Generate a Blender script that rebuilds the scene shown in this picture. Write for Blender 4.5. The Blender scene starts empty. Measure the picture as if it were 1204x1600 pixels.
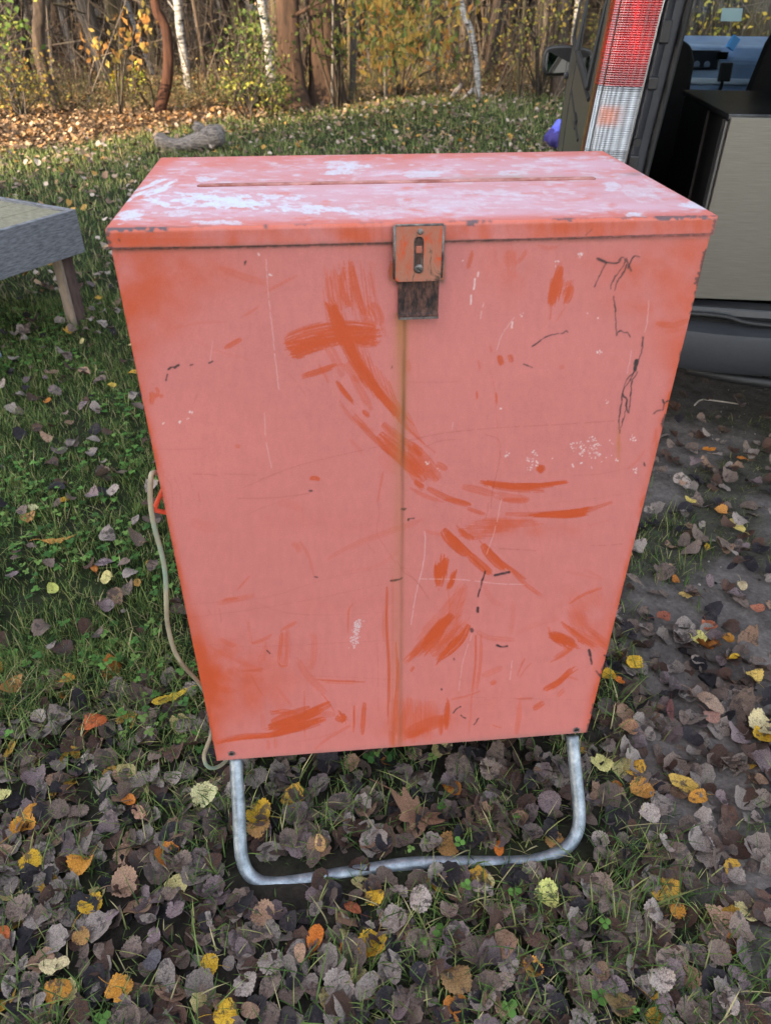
import bpy, math, random
import numpy as np
rng = np.random.default_rng(7); random.seed(7)
rad = math.radians
scene = bpy.context.scene
COL = scene.collection
# ------------------------------------------------------------------ camera
CW = 0.78                      # cabinet width (m)
CH, CD, LEG = 1.054, 0.451, 0.19
TOPZ = LEG + CH
FPX, PITCH, YAW, ROLL = 1166.04, 0.6186, 0.0956, 0.0033
CAM = np.array([-0.1375, -0.976, TOPZ + 0.249])
fw = np.array([math.sin(YAW)*math.cos(PITCH), math.cos(YAW)*math.cos(PITCH), -math.sin(PITCH)])
_r = np.array([math.cos(YAW), -math.sin(YAW), 0.0]); _u = np.cross(_r, fw)
rt = math.cos(ROLL)*_r + math.sin(ROLL)*_u; up = -math.sin(ROLL)*_r + math.cos(ROLL)*_u
cd = bpy.data.cameras.new("camera"); cam = bpy.data.objects.new("camera", cd); COL.objects.link(cam)
from mathutils import Matrix, Vector
M = Matrix(((rt[0], up[0], -fw[0], CAM[0]), (rt[1], up[1], -fw[1], CAM[1]), (rt[2], up[2], -fw[2], CAM[2]), (0, 0, 0, 1)))
cam.matrix_world = M
cd.sensor_fit = 'VERTICAL'; cd.sensor_height = 36; cd.lens = FPX/1600*36
cd.clip_start = 0.05; cd.clip_end = 2000
cd.dof.use_dof = True; cd.dof.focus_distance = 1.45; cd.dof.aperture_fstop = 7.0
scene.camera = cam
# ------------------------------------------------------------------ world, sun, exposure
SUN_EL, SUN_AZ = rad(17), rad(225)      # compass azimuth the light comes from (0 = +Y, 90 = +X)
w = bpy.data.worlds.new("World"); scene.world = w; w.use_nodes = True
nt = w.node_tree; bg = nt.nodes["Background"]
sky = nt.nodes.new("ShaderNodeTexSky"); sky.sky_type = 'NISHITA'; sky.sun_disc = False
sky.sun_elevation = SUN_EL; sky.sun_rotation = SUN_AZ; sky.air_density = 1.0; sky.dust_density = 2.0; sky.ozone_density = 1.0
hs = nt.nodes.new("ShaderNodeHueSaturation"); hs.inputs["Saturation"].default_value = .5   # sky greyed for a neutral white balance
nt.links.new(sky.outputs[0], hs.inputs["Color"]); nt.links.new(hs.outputs[0], bg.inputs[0]); bg.inputs[1].default_value = 0.15
sl = bpy.data.lights.new("sun", 'SUN'); sl.energy = 2.6; sl.angle = rad(0.7); sl.color = (1.0, 0.76, 0.48)
so = bpy.data.objects.new("sun", sl); COL.objects.link(so)
sdir = Vector((math.sin(SUN_AZ)*math.cos(SUN_EL), math.cos(SUN_AZ)*math.cos(SUN_EL), math.sin(SUN_EL)))
so.rotation_euler = sdir.to_track_quat('Z', 'Y').to_euler(); so.location = (-10, -10, 12)
scene.view_settings.view_transform = 'Standard'; scene.view_settings.look = 'None'
scene.view_settings.gamma = 1.0; scene.view_settings.exposure = 2.85
scene.cycles.max_bounces = 6; scene.cycles.diffuse_bounces = 3

# ------------------------------------------------------------------ helpers
def gh(x, y):
    """ground height"""
    x = np.asarray(x, float); y = np.asarray(y, float)
    near = (.006*np.sin(x*5.1+1.3)*np.cos(y*4.3) + .004*np.sin(x*11+y*7))*np.clip((np.hypot(x, y*1.3)-.25)/.8, 0, 1)
    far = .05*np.sin(x*.9+.5)*np.sin(y*.7+1) * np.clip((y-4)/6, 0, 1)
    bank = .10*np.clip((y-13)/10, 0, 1)
    return near + far + bank
def ray(u, v): return fw + rt*((u-602)/FPX) - up*((v-800)/FPX)
def gp(u, v, z=0.0):
    d = ray(u, v); t = (z-CAM[2])/d[2]; return CAM + t*d
def fd(u, v, d):
    r = ray(u, v); return CAM + r*d/(r @ np.array([math.sin(YAW), math.cos(YAW), 0]))
def project(P):
    d = np.asarray(P, float) - CAM; zc = d @ fw
    return 602 + FPX*(d @ rt)/zc, 800 - FPX*(d @ up)/zc, zc
def srgb(r, g, b):
    f = lambda c: (c/255/12.92) if c/255 <= .04045 else ((c/255+.055)/1.055)**2.4
    return (f(r), f(g), f(b), 1.0)
def vnoise(x, y, s=1.0, seed=0):
    x = np.asarray(x, float)*s; y = np.asarray(y, float)*s
    xi = np.floor(x).astype(np.int64); yi = np.floor(y).astype(np.int64); fx = x-xi; fy = y-yi
    fx = fx*fx*(3-2*fx); fy = fy*fy*(3-2*fy)
    def h(a, b):
        n = (a*374761393 + b*668265263 + seed*982451653) & 0xffffffff
        n = ((n ^ (n >> 13))*1274126177) & 0xffffffff
        return ((n ^ (n >> 16)) & 0xffff)/65535.0
    return (h(xi, yi)*(1-fx)+h(xi+1, yi)*fx)*(1-fy) + (h(xi, yi+1)*(1-fx)+h(xi+1, yi+1)*fx)*fy
def fbm(x, y, s=1.0, seed=0, o=4):
    t = 0; a = .5; n = 0
    for k in range(o):
        t = t + a*vnoise(x, y, s*2**k, seed+k*17); n += a; a *= .5
    return t/n
def sstep(a, b, x): t = np.clip((x-a)/(b-a), 0, 1); return t*t*(3-2*t)

def link(name, me, mat=None, parent=None, loc=None):
    o = bpy.data.objects.new(name, me); COL.objects.link(o)
    if mat is not None:
        for m in (mat if isinstance(mat, (list, tuple)) else [mat]): me.materials.append(m)
    if parent is not None: o.parent = parent
    if loc is not None: o.location = loc
    return o
def tag(o, label=None, cat=None, group=None, kind=None):
    if label: o['label'] = label
    if cat: o['category'] = cat
    if group: o['group'] = group
    if kind: o['kind'] = kind
    return o
def empty(name, loc=(0, 0, 0), rz=0, **k):
    o = bpy.data.objects.new(name, None); COL.objects.link(o); o.location = loc; o.rotation_euler = (0, 0, rz)
    o.empty_display_size = .1
    return tag(o, **k)
def npmesh(name, V, F, smooth=True, col=None, uv=None, matidx=None):
    """V (n,3); F: list of arrays (k,3)/(k,4)"""
    if not isinstance(F, list): F = [F]
    F = [np.asarray(f, np.int32) for f in F if len(f)]
    me = bpy.data.meshes.new(name)
    nl = sum(f.size for f in F); npoly = sum(len(f) for f in F)
    me.vertices.add(len(V)); me.vertices.foreach_set("co", np.asarray(V, np.float32).ravel())
    me.loops.add(nl); me.polygons.add(npoly)
    li = np.concatenate([f.ravel() for f in F]); me.loops.foreach_set("vertex_index", li)
    tot = np.concatenate([np.full(len(f), f.shape[1], np.int32) for f in F])
    st = np.concatenate([[0], np.cumsum(tot)[:-1]]).astype(np.int32)
    me.polygons.foreach_set("loop_start", st); me.polygons.foreach_set("loop_total", tot)
    if smooth: me.polygons.foreach_set("use_smooth", np.ones(npoly, bool))
    if matidx is not None: me.polygons.foreach_set("material_index", np.asarray(matidx, np.int32))
    me.update(calc_edges=True)
    if col is not None:
        a = me.color_attributes.new("Col", 'FLOAT_COLOR', 'POINT')
        c = np.asarray(col, np.float32)
        if c.shape[1] == 3: c = np.hstack([c, np.ones((len(c), 1), np.float32)])
        a.data.foreach_set("color", c.ravel())
    if uv is not None:
        l = me.uv_layers.new(name="leaf"); l.data.foreach_set("uv", np.asarray(uv, np.float32)[li].ravel())
    return me
class MB:
    def __init__(s): s.v = []; s.f = []
    def add(s, V, F):
        n = len(s.v); s.v += [tuple(map(float, p)) for p in V]; s.f += [tuple(i+n for i in f) for f in F]; return s
    def box(s, c, d, rz=0, rx=0, ry=0, taper=None):
        hx, hy, hz = d[0]/2, d[1]/2, d[2]/2
        m = Matrix.Rotation(rz, 3, 'Z') @ Matrix.Rotation(ry, 3, 'Y') @ Matrix.Rotation(rx, 3, 'X')
        P = []
        for z in (-hz, hz):
            t = 1 if (taper is None or z < 0) else taper
            for x, y in ((-hx, -hy), (hx, -hy), (hx, hy), (-hx, hy)):
                P.append(m @ Vector((x*t, y*t, z)) + Vector(c))
        return s.add(P, [(3, 2, 1, 0), (4, 5, 6, 7), (0, 1, 5, 4), (1, 2, 6, 5), (2, 3, 7, 6), (3, 0, 4, 7)])
    def prism(s, poly, axis, a, b):
        """poly: 2D points; axis 'x','y','z' extrude from a to b"""
        def P(p, t): return (t, p[0], p[1]) if axis == 'x' else ((p[0], t, p[1]) if axis == 'y' else (p[0], p[1], t))
        n = len(poly); V = [P(p, a) for p in poly]+[P(p, b) for p in poly]
        F = [tuple(range(n))[::-1], tuple(range(n, 2*n))]+[(i, (i+1) % n, n+(i+1) % n, n+i) for i in range(n)]
        return s.add(V, F)
    def tube(s, path, r, seg=10, cap=True, flat=1.0, jit=0, sd=0):
        path = [Vector(p) for p in path]; n = len(path)
        r = r if isinstance(r, (list, tuple, np.ndarray)) else [r]*n
        V = []; F = []
        t0 = (path[1]-path[0]).normalized(); ref = Vector((0, 0, 1)) if abs(t0.z) < .9 else Vector((1, 0, 0))
        nv = (ref - t0*ref.dot(t0)).normalized()
        rr = random.Random(sd)
        for i in range(n):
            t = (path[min(i+1, n-1)]-path[max(i-1, 0)]).normalized()
            nv = (nv - t*nv.dot(t)).normalized(); b = t.cross(nv)
            for k in range(seg):
                a = 2*math.pi*k/seg; q = r[i]*(1+jit*(rr.random()-.5))
                V.append(path[i] + nv*math.cos(a)*q + b*math.sin(a)*q*flat)
        for i in range(n-1):
            for k in range(seg):
                k2 = (k+1) % seg; F.append((i*seg+k, i*seg+k2, (i+1)*seg+k2, (i+1)*seg+k))
        if cap: F += [tuple(range(seg))[::-1], tuple((n-1)*seg+k for k in range(seg))]
        return s.add(V, F)
    def grid(s, fn, nu, nv, flip=False):
        V = [fn(i/nu, j/nv) for j in range(nv+1) for i in range(nu+1)]
        F = []
        for j in range(nv):
            for i in range(nu):
                a = j*(nu+1)+i; q = (a, a+1, a+nu+2, a+nu+1); F.append(q[::-1] if flip else q)
        return s.add(V, F)
    def build(s, name, mat, parent=None, smooth=False, bevel=0, seg=2, loc=None, auto=None):
        me = bpy.data.meshes.new(name); me.from_pydata(s.v, [], s.f); me.update()
        if smooth: me.polygons.foreach_set("use_smooth", np.ones(len(me.polygons), bool))
        o = link(name, me, mat, parent, loc)
        if auto: 
            me.polygons.foreach_set("use_smooth", np.ones(len(me.polygons), bool)); me.set_sharp_from_angle(angle=rad(auto))
        if bevel:
            b = o.modifiers.new("b", 'BEVEL'); b.width = bevel; b.segments = seg; b.limit_method = 'ANGLE'; b.angle_limit = rad(30)
        return o
def spline(P, n=8):
    """Catmull-Rom through points"""
    P = [np.asarray(p, float) for p in P]; Q = [2*P[0]-P[1]]+P+[2*P[-1]-P[-2]]; out = []
    for i in range(1, len(Q)-2):
        for k in range(n):
            t = k/n; a, b, c, d = Q[i-1:i+3]
            out.append(.5*((2*b)+(-a+c)*t+(2*a-5*b+4*c-d)*t*t+(-a+3*b-3*c+d)*t**3))
    out.append(P[-1]); return out

# ------------------------------------------------------------------ materials
def newmat(name, base=(.5, .5, .5, 1), rough=.6, metal=0, spec=.5):
    m = bpy.data.materials.new(name); m.use_nodes = True; b = m.node_tree.nodes["Principled BSDF"]
    b.inputs["Base Color"].default_value = base if len(base) == 4 else (*base, 1)
    b.inputs["Roughness"].default_value = rough; b.inputs["Metallic"].default_value = metal
    b.inputs["Specular IOR Level"].default_value = spec
    return m, m.node_tree.nodes, m.node_tree.links, b
def noise_node(N, L, scale, detail=6, rough=.6, vec=None, dist=0):
    n = N.new("ShaderNodeTexNoise"); n.inputs["Scale"].default_value = scale; n.inputs["Detail"].default_value = detail
    n.inputs["Roughness"].default_value = rough; n.inputs["Distortion"].default_value = dist
    if vec is not None: L.new(vec, n.inputs["Vector"])
    return n
def ramp(N, L, src, stops):
    r = N.new("ShaderNodeValToRGB"); e = r.color_ramp.elements
    e[0].position, e[0].color = stops[0]; e[1].position, e[1].color = stops[-1]
    for p, c in stops[1:-1]:
        q = e.new(p); q.color = c
    L.new(src, r.inputs[0]); return r
def objco(N, L, sc=(1, 1, 1), kind="Object"):
    t = N.new("ShaderNodeTexCoord"); mp = N.new("ShaderNodeMapping"); mp.inputs["Scale"].default_value = sc
    L.new(t.outputs[kind], mp.inputs[0]); return mp.outputs[0]
def bump(N, L, b, src, strength=.3, dist=.01):
    bp = N.new("ShaderNodeBump"); bp.inputs["Strength"].default_value = strength; bp.inputs["Distance"].default_value = dist
    L.new(src, bp.inputs["Height"]); L.new(bp.outputs[0], b.inputs["Normal"]); return bp
def mottled(name, c1, c2, scale=8, rough=.6, metal=0, sc=(1, 1, 1), bs=.3, bd=.005, r2=None, detail=6, spec=.5, p=(.35, .65), kind="Object"):
    m, N, L, b = newmat(name, c1, rough, metal, spec); v = objco(N, L, sc, kind)
    n = noise_node(N, L, scale, detail, .65, v); r = ramp(N, L, n.outputs[0], [(p[0], c1), (p[1], c2)])
    L.new(r.outputs[0], b.inputs["Base Color"])
    if bs: bump(N, L, b, n.outputs[0], bs, bd)
    if r2 is not None:
        q = N.new("ShaderNodeMapRange"); q.inputs[3].default_value = rough; q.inputs[4].default_value = r2
        L.new(n.outputs[0], q.inputs[0]); L.new(q.outputs[0], b.inputs["Roughness"])
    return m
def colmat(name, rough=.7, spec=.4, bs=0, bscale=60, bd=.002, trans=0):
    m, N, L, b = newmat(name, (.5, .5, .5, 1), rough, 0, spec)
    a = N.new("ShaderNodeAttribute"); a.attribute_name = "Col"; L.new(a.outputs["Color"], b.inputs["Base Color"])
    if bs: bump(N, L, b, noise_node(N, L, bscale, 5, .6, objco(N, L)).outputs[0], bs, bd)
    if trans:
        t = N.new("ShaderNodeBsdfTranslucent"); L.new(a.outputs["Color"], t.inputs[0]); mx = N.new("ShaderNodeMixShader")
        mx.inputs[0].default_value = trans; L.new(b.outputs[0], mx.inputs[1]); L.new(t.outputs[0], mx.inputs[2])
        L.new(mx.outputs[0], N["Material Output"].inputs[0])
    return m

# ------------------------------------------------------------------ where grass, bare soil and litter lie
def dirtmask(x, y):
    """1 on the trodden bare track to the right of the cabinet and under the van"""
    e = .30*(fbm(x, y, 1.7, 5)-.5) + .25*(fbm(x, y, 6, 9)-.5)
    edge = np.where(y < .3, .50, .50+ (y-.3)*.42)
    return sstep(-.12, .16, x - edge + e) * (1-sstep(5.5, 8, y+e*3))
def greenmask(x, y):
    """how lush the grass is, 0..1"""
    n = fbm(x, y, 2.6, 21); n2 = fbm(x, y, 9, 33)
    g = sstep(.30, .62, n*.6+n2*.4)
    lush = sstep(-.35, -.75, x - .1*y) * sstep(-.05, .5, y)                # left of the cabinet
    back = sstep(2.2, 3.2, y)
    front = .55*g + .12
    gr = np.maximum(front, np.maximum(lush*(.60+.55*g), back*(.75+.3*g)))
    tr = dirtmask(x, y)
    patch = sstep(.52, .66, fbm(x+7, y, 3.4, 55))*.55
    gr = gr*(1-tr) + tr*patch*(1-sstep(.9, 1.3, x)*sstep(1.5, 2.0, y))
    return gr*(1-litterband(x, y))
def litterband(x, y):
    """1 on the litter strip and the forest floor"""
    e = 1.2*(fbm(x, y, .8, 71)-.5)
    b = sstep(0, .8, (y + e) - (10.7 + .95*np.minimum(x+.2, 0)))            # left: strip edge running diagonally
    r = sstep(12.0, 13.2, y+e*.6 - .05*x)
    rr = np.where(x < .8, b, 0); k = sstep(-.2, 1.5, x)
    return np.clip(b*(1-k) + r*k, 0, 1)

# ------------------------------------------------------------------ ground
def axis(a, b, c, d, n1, n2):
    mid = np.linspace(b, c, n1); l = b - (b-a)*np.linspace(1, 0, n2)[:-1]**2.5; r = c + (d-c)*np.linspace(0, 1, n2)[1:]**2.5
    return np.concatenate([l, mid, r])
X = axis(-400, -6, 8, 400, 420, 60); Y = axis(-300, -1.2, 14, 600, 460, 70)
gx, gy = np.meshgrid(X, Y); gz = gh(gx, gy)
gz = gz + .012*(fbm(gx, gy, 9, 3)-.5)*(np.abs(gy) < 20)
nx, ny = len(X), len(Y); ii = (np.arange(ny-1)[:, None]*nx+np.arange(nx-1)[None]).ravel()
dm, gm, lb = dirtmask(gx, gy).ravel(), greenmask(gx, gy).ravel(), litterband(gx, gy).ravel()
me = npmesh("ground", np.stack([gx.ravel(), gy.ravel(), gz.ravel()], 1), np.stack([ii, ii+1, ii+nx+1, ii+nx], 1), True,
            col=np.stack([dm, gm, lb], 1))
m, N, L, b = newmat("ground_soil", rough=.95, spec=.12)
a = N.new("ShaderNodeAttribute"); a.attribute_name = "Col"; sx = N.new("ShaderNodeSeparateColor"); L.new(a.outputs["Color"], sx.inputs[0])
v = objco(N, L); n1 = noise_node(N, L, 14, 8, .7, v); n2 = noise_node(N, L, 90, 6, .7, v); n3 = noise_node(N, L, 3, 5, .6, v)
soil = ramp(N, L, n1.outputs[0], [(.3, srgb(22, 19, 18)), (.55, srgb(42, 36, 33)), (.75, srgb(62, 54, 49))])
dirt = ramp(N, L, n1.outputs[0], [(.3, srgb(70, 64, 60)), (.5, srgb(98, 91, 87)), (.75, srgb(118, 110, 104))])
gran = ramp(N, L, n2.outputs[0], [(.35, (.55, .55, .55, 1)), (.7, (1.25, 1.25, 1.25, 1))])
lit = ramp(N, L, noise_node(N, L, 26, 5, .8, v).outputs[0], [(.3, srgb(50, 40, 32)), (.5, srgb(88, 72, 56)), (.7, srgb(116, 98, 78))])
grn = ramp(N, L, n1.outputs[0], [(.3, srgb(24, 30, 16)), (.7, srgb(48, 56, 30))])
def mixc(f, c1, c2, t='MIX'):
    x = N.new("ShaderNodeMix"); x.data_type = 'RGBA'; x.blend_type = t
    if isinstance(f, (int, float)): x.inputs[0].default_value = f
    else: L.new(f, x.inputs[0])
    L.new(c1, x.inputs[6]); L.new(c2, x.inputs[7]); return x.outputs[2]
c = mixc(sx.outputs[0], soil.outputs[0], dirt.outputs[0]); c = mixc(sx.outputs[1], c, grn.outputs[0]); c = mixc(sx.outputs[2], c, lit.outputs[0])
c = mixc(.7, c, gran.outputs[0], 'MULTIPLY'); L.new(c, b.inputs["Base Color"]); bump(N, L, b, n2.outputs[0], .6, .008)
tag(link("ground", me, m), kind="structure")

# ------------------------------------------------------------------ trees and the wood behind
def bark(name, c1, c2, c3=None, band=False, sc=6):
    m, N, L, b = newmat(name, c1, .9, 0, .2)
    v = objco(N, L, (1, 1, .12) if not band else (.35, .35, 2.2))
    n = noise_node(N, L, sc*4, 8, .7, v, .4)
    st = [(.3, c1), (.62, c2)] + ([(.8, c3)] if c3 else [])
    if band: st = [(.38, c1), (.50, c2), (.72, c3 or c2)]
    r = ramp(N, L, n.outputs[0], st); L.new(r.outputs[0], b.inputs["Base Color"]); bump(N, L, b, n.outputs[0], .9, .03); return m
BARK = dict(
    grey=bark("bark_grey", srgb(38, 34, 31), srgb(88, 80, 72), srgb(116, 107, 96)),
    brown=bark("bark_brown", srgb(34, 28, 25), srgb(82, 70, 60), srgb(108, 94, 80)),
    red=bark("bark_red", srgb(34, 22, 18), srgb(74, 48, 36), srgb(104, 74, 52)),
    old=bark("bark_old", srgb(20, 15, 13), srgb(66, 50, 40), srgb(98, 76, 60), sc=4),
    birch=bark("bark_birch", srgb(38, 35, 33), srgb(138, 136, 134), srgb(176, 174, 172), band=True, sc=5),
    pale=bark("bark_pale", srgb(64, 60, 56), srgb(118, 112, 106), srgb(140, 134, 126)),
    olive=bark("bark_olive", srgb(44, 39, 30), srgb(96, 86, 64), srgb(120, 108, 82)),
    dark=bark("bark_dark", srgb(24, 20, 18), srgb(56, 47, 42), srgb(76, 66, 58)))
LEAFM = colmat("foliage_leaves", .85, .12, trans=.35)
TWIGM = BARK['grey']
def leafquads(C, size, cols, sd=1, droop=0.0, slim=.62):
    """one bent rhombus per leaf"""
    r = np.random.default_rng(sd); n = len(C); C = np.asarray(C)
    d = r.normal(size=(n, 3)); d[:, 2] -= droop; d /= np.linalg.norm(d, axis=1)[:, None]
    e = np.cross(d, r.normal(size=(n, 3))); e /= np.linalg.norm(e, axis=1)[:, None]; nn = np.cross(d, e)
    s = (np.asarray(size)*r.uniform(.65, 1.25, n))[:, None]
    V = np.stack([C-d*s*.5, C+e*s*slim*.5+nn*s*.12, C+d*s*.5, C-e*s*slim*.5+nn*s*.12], 1).reshape(-1, 3)
    k = np.arange(n)[:, None]*4; F = np.concatenate([k+[0, 1, 2], k+[0, 2, 3]])
    return V, F, np.repeat(cols, 4, 0)
def pick(cols, n, sd, jit=.18, wts=None):
    r = np.random.default_rng(sd); c = np.array([srgb(*q)[:3] for q in cols]); i = r.choice(len(c), n, p=wts)
    return c[i]*r.uniform(1-jit*2, 1+jit, (n, 1))
def crown_mesh(name, n, R, z0, z1, size, cols, sd, cone=False, cl=26):
    r = np.random.default_rng(sd)
    cz = r.uniform(z0, z1, cl); a = r.uniform(0, 6.28, cl); f = (1-(cz-z0)/(z1-z0)*(.9 if cone else .4))
    rr = np.sqrt(r.uniform(.05, 1, cl))*R*f
    cen = np.stack([np.cos(a)*rr, np.sin(a)*rr, cz], 1); k = r.integers(0, cl, n)
    P = cen[k] + r.normal(size=(n, 3))*np.array([R*.24, R*.24, (z1-z0)/cl*1.6])
    V, F, c = leafquads(P, np.full(n, size), pick(cols, n, sd), sd)
    return npmesh(name, V, F, False, col=c)
AUT = [(120, 104, 44), (150, 120, 50), (96, 96, 44), (86, 74, 40), (70, 80, 36)]
CROWNS = [crown_mesh("crown_a%d" % i, 800, 2.3, 4.2, 10, .26, AUT, 100+i) for i in range(3)]
for c in CROWNS: c.materials.append(LEAFM)
def pathtree(base, top, H, mid=None, wob=.05, sd=0):
    r = random.Random(sd); base = Vector(base); top = Vector(top); d = (top-base)
    P = [base-Vector((0, 0, .15)), base+Vector((0, 0, .02))]
    for k in range(1, 5):
        t = k/4; q = base+d*t
        if mid is not None: q += (Vector(mid)-(base+d*.5))*math.sin(math.pi*t)
        P.append(q+Vector((r.uniform(-1, 1), r.uniform(-1, 1), 0))*wob*.25)
    s = d.normalized(); q = P[-1].copy()
    while q.z < H:
        s = (s+Vector((r.uniform(-.1, .1), r.uniform(-.1, .1), .22))).normalized(); q = q+s*1.1; P.append(q.copy())
    return P
def tree(u, v, ut, wb, wt, kind, label, name=None, mid=None, H=9, flare=0, limbs=5, crown=True, group=None, sd=None, sub=None):
    sd = sd if sd is not None else int(u*7+v)
    b = gp(u, v); b[2] = float(gh(b[0], b[1])); d = (b-CAM) @ np.array([math.sin(YAW), math.cos(YAW), 0])
    t = fd(ut, 0, d); m = fd(mid[0], mid[1], d) if mid else None
    P = pathtree(b, t, H, m, .05, sd); dep = (b-CAM) @ fw; rb, rt_ = wb/2*dep/FPX, wt/2*dep/FPX
    R = []
    for i, p in enumerate(P):
        z = p.z - b[2]; s = min(max(z/1.4, 0), 1); r_ = rb*(1-s)+rt_*s
        if flare: r_ = rt_ + (rb-rt_)*math.exp(-z/.28)
        if z > 1.4: r_ = max(rt_*(1-(z-1.4)/(H*1.15)), .012)
        R.append(r_)
    root = empty(name or {'birch': 'birch_tree'}.get(kind, 'tree'), tuple(b), label=label, cat='tree', group=group)
    mb = MB(); Q = spline([Vector(p)-Vector(b) for p in P], 4); RR = np.interp(np.linspace(0, len(P)-1, len(Q)), range(len(P)), R)
    if flare:      # buttressed, furrowed trunk
        seg = 28; V = []; F = []
        ph = [random.Random(sd+k).uniform(0, 6) for k in range(4)]
        for i, q in enumerate(Q):
            z = q[2]; fl = math.exp(-max(z, 0)/.35)
            for k in range(seg):
                an = 6.283*k/seg; rr = RR[i]*(1+(.06+.20*fl)*math.sin(3*an+ph[0])+(.04+.10*fl)*math.sin(5*an+ph[1])+.05*math.sin(11*an+ph[2]+z))
                V.append((q[0]+math.cos(an)*rr, q[1]+math.sin(an)*rr, z))
        for i in range(len(Q)-1):
            for k in range(seg): F.append((i*seg+k, i*seg+(k+1) % seg, (i+1)*seg+(k+1) % seg, (i+1)*seg+k))
        mb.add(V, F)
    else: mb.tube(Q, RR, 12, jit=.08, sd=sd)
    mb.build('trunk', BARK[kind], root, smooth=True)
    if limbs:
        r = random.Random(sd+5)
        for k in range(limbs):
            lb_ = MB(); i = r.randrange(len(Q)//3, len(Q)-3); q = Vector(Q[i]); a = r.uniform(0, 6.28); l = r.uniform(.5, 1.5)
            p1 = q+Vector((math.cos(a), math.sin(a), .35))*l*.5; p2 = p1+Vector((math.cos(a+.3), math.sin(a+.3), r.uniform(-.1, .7)))*l*.5
            r0 = min(max(RR[i]*.3, .006), .03); lp = spline([q, p1, p2], 3)
            lb_.tube(lp, [r0*(1-.14*j) for j in range(7)], 5)
            for j in range(3):
                s0 = Vector(lp[r.randrange(2, 6)]); lb_.tube([s0, s0+Vector((r.uniform(-.4, .4), r.uniform(-.4, .4), r.uniform(-.1, .35)))], [.004, .002], 4)
            lb_.build('branch', BARK[kind], root, smooth=True)
    if crown:
        c = bpy.data.objects.new('crown', CROWNS[sd % 3]); COL.objects.link(c); c.parent = root
        c.location = (Q[-1][0]*.6, Q[-1][1]*.6, 0); c.rotation_euler = (0, 0, sd)
    return root
T = [
 (88, 170, 60, 20, 17, 'brown', 'dark brown tree leaning left behind the yellow shrub', {'mid': (64, 90)}),
 (50, 95, 20, 14, 13, 'brown', 'brown trunk leaning left at the far left edge of the wood', {}),
 (31, 92, 33, 9, 8, 'grey', 'slim grey trunk between the two leaning brown trees on the left', {}),
 (79, 96, 75, 9, 8, 'grey', 'slim purplish grey trunk just right of the dark leaning tree', {}),
 (117, 108, 93, 9, 8, 'pale', 'pale smooth slender tree leaning left beside the thick grey tree', {}),
 (170, 132, 130, 27, 24, 'grey', 'thick grey tree leaning left with moss at its foot', {}),
 (181, 88, 172, 9, 9, 'olive', 'olive-brown trunk behind the thick leaning grey tree', {}),
 (240, 125, 196, 7, 7, 'birch', 'thin white birch leaning left beside the reddish tree', {}),
 (243, 108, 231, 12, 10, 'olive', 'tan trunk standing between the thin birch and the reddish tree', {}),
 (250, 173, 243, 18, 13, 'red', 'crooked reddish-brown tree bowed to the right at the wood edge', {'mid': (264, 82)}),
 (297, 150, 276, 13, 12, 'birch', 'white birch right of the crooked reddish tree', {}),
 (257, 85, 248, 6, 6, 'birch', 'far thin birch peeping out behind the crooked reddish tree', {}),
 (326, 150, 301, 6, 6, 'brown', 'thin brown tree between white birch and green bush', {}),
 (340, 140, 330, 4, 4, 'dark', 'very thin dark stem left of the green bush', {}),
 (357, 92, 343, 10, 10, 'pale', 'pale grey tree rising behind the green bush', {}),
 (378, 100, 365, 13, 12, 'olive', 'olive trunk directly behind the green bush', {}),
 (427, 150, 409, 13, 12, 'birch', 'spotted birch between green bush and old hollow-footed tree', {}),
 (440, 120, 428, 14, 14, 'olive', 'tan trunk tucked behind the old tree on its left side', {}),
 (458, 172, 449, 66, 32, 'old', 'old dark tree with flared root foot, left of the pair', {'flare': 1}),
 (457, 90, 456, 4, 4, 'birch', 'thin white birch pole in front of the old pair of trees', {}),
 (510, 169, 504, 56, 42, 'old', 'old dark tree with flared root foot, right of the pair', {'flare': 1}),
 (519, 173, 520, 4, 3, 'pale', 'pale pencil-thin sapling before the right old tree', {'crown': False}),
 (550, 160, 552, 10, 9, 'grey', 'grey tree behind the yellow hazel on its left side', {}),
 (578, 112, 576, 9, 9, 'grey', 'grey trunk standing deep behind the yellow hazel', {}),
 (602, 160, 604, 4, 4, 'pale', 'pale thin stem under the yellow hazel', {'crown': False}),
 (673, 126, 667, 14, 13, 'grey', 'grey trunk at the right side of the yellow hazel', {}),
 (682, 158, 680, 3, 3, 'dark', 'dark straight sapling left of the forked-foot birch', {'crown': False}),
 (745, 156, 717, 10, 9, 'birch', 'mossy birch with a forked white foot in the open wood', {'mid': (742, 84)}),
 (704, 105, 700, 6, 6, 'grey', 'slender grey stem behind the fallen grey wood', {}),
 (757, 100, 752, 4, 4, 'brown', 'slender brown stem right behind the forked-foot birch', {}),
 (808, 150, 818, 5, 5, 'olive', 'slender tan stem leaning right in the open wood', {}),
 (792, 110, 795, 4, 4, 'brown', 'slender brown stem left of the tan one in the open wood', {}),
 (832, 130, 848, 3, 3, 'olive', 'very thin stem leaning right towards the van mirror', {'crown': False}),
 (868, 152, 880, 22, 18, 'brown', 'thick brown tree right behind the van mirror', {}),
 (845, 110, 855, 9, 9, 'grey', 'grey trunk left of the van mirror', {}),
 (889, 118, 902, 9, 9, 'birch', 'white birch between mirror and van roof pillar', {}),
 (1167, 112, 1180, 44, 36, 'olive', 'thick olive trunk seen through the windscreen of the van', {'crown': False}),
 (1108, 100, 1122, 8, 8, 'olive', 'slim olive trunk seen through the windscreen', {}),
 (1075, 120, 1080, 10, 9, 'grey', 'grey trunk behind the van seat and headrest', {}),
]
for a in T: tree(*a[:7], **a[7])
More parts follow.
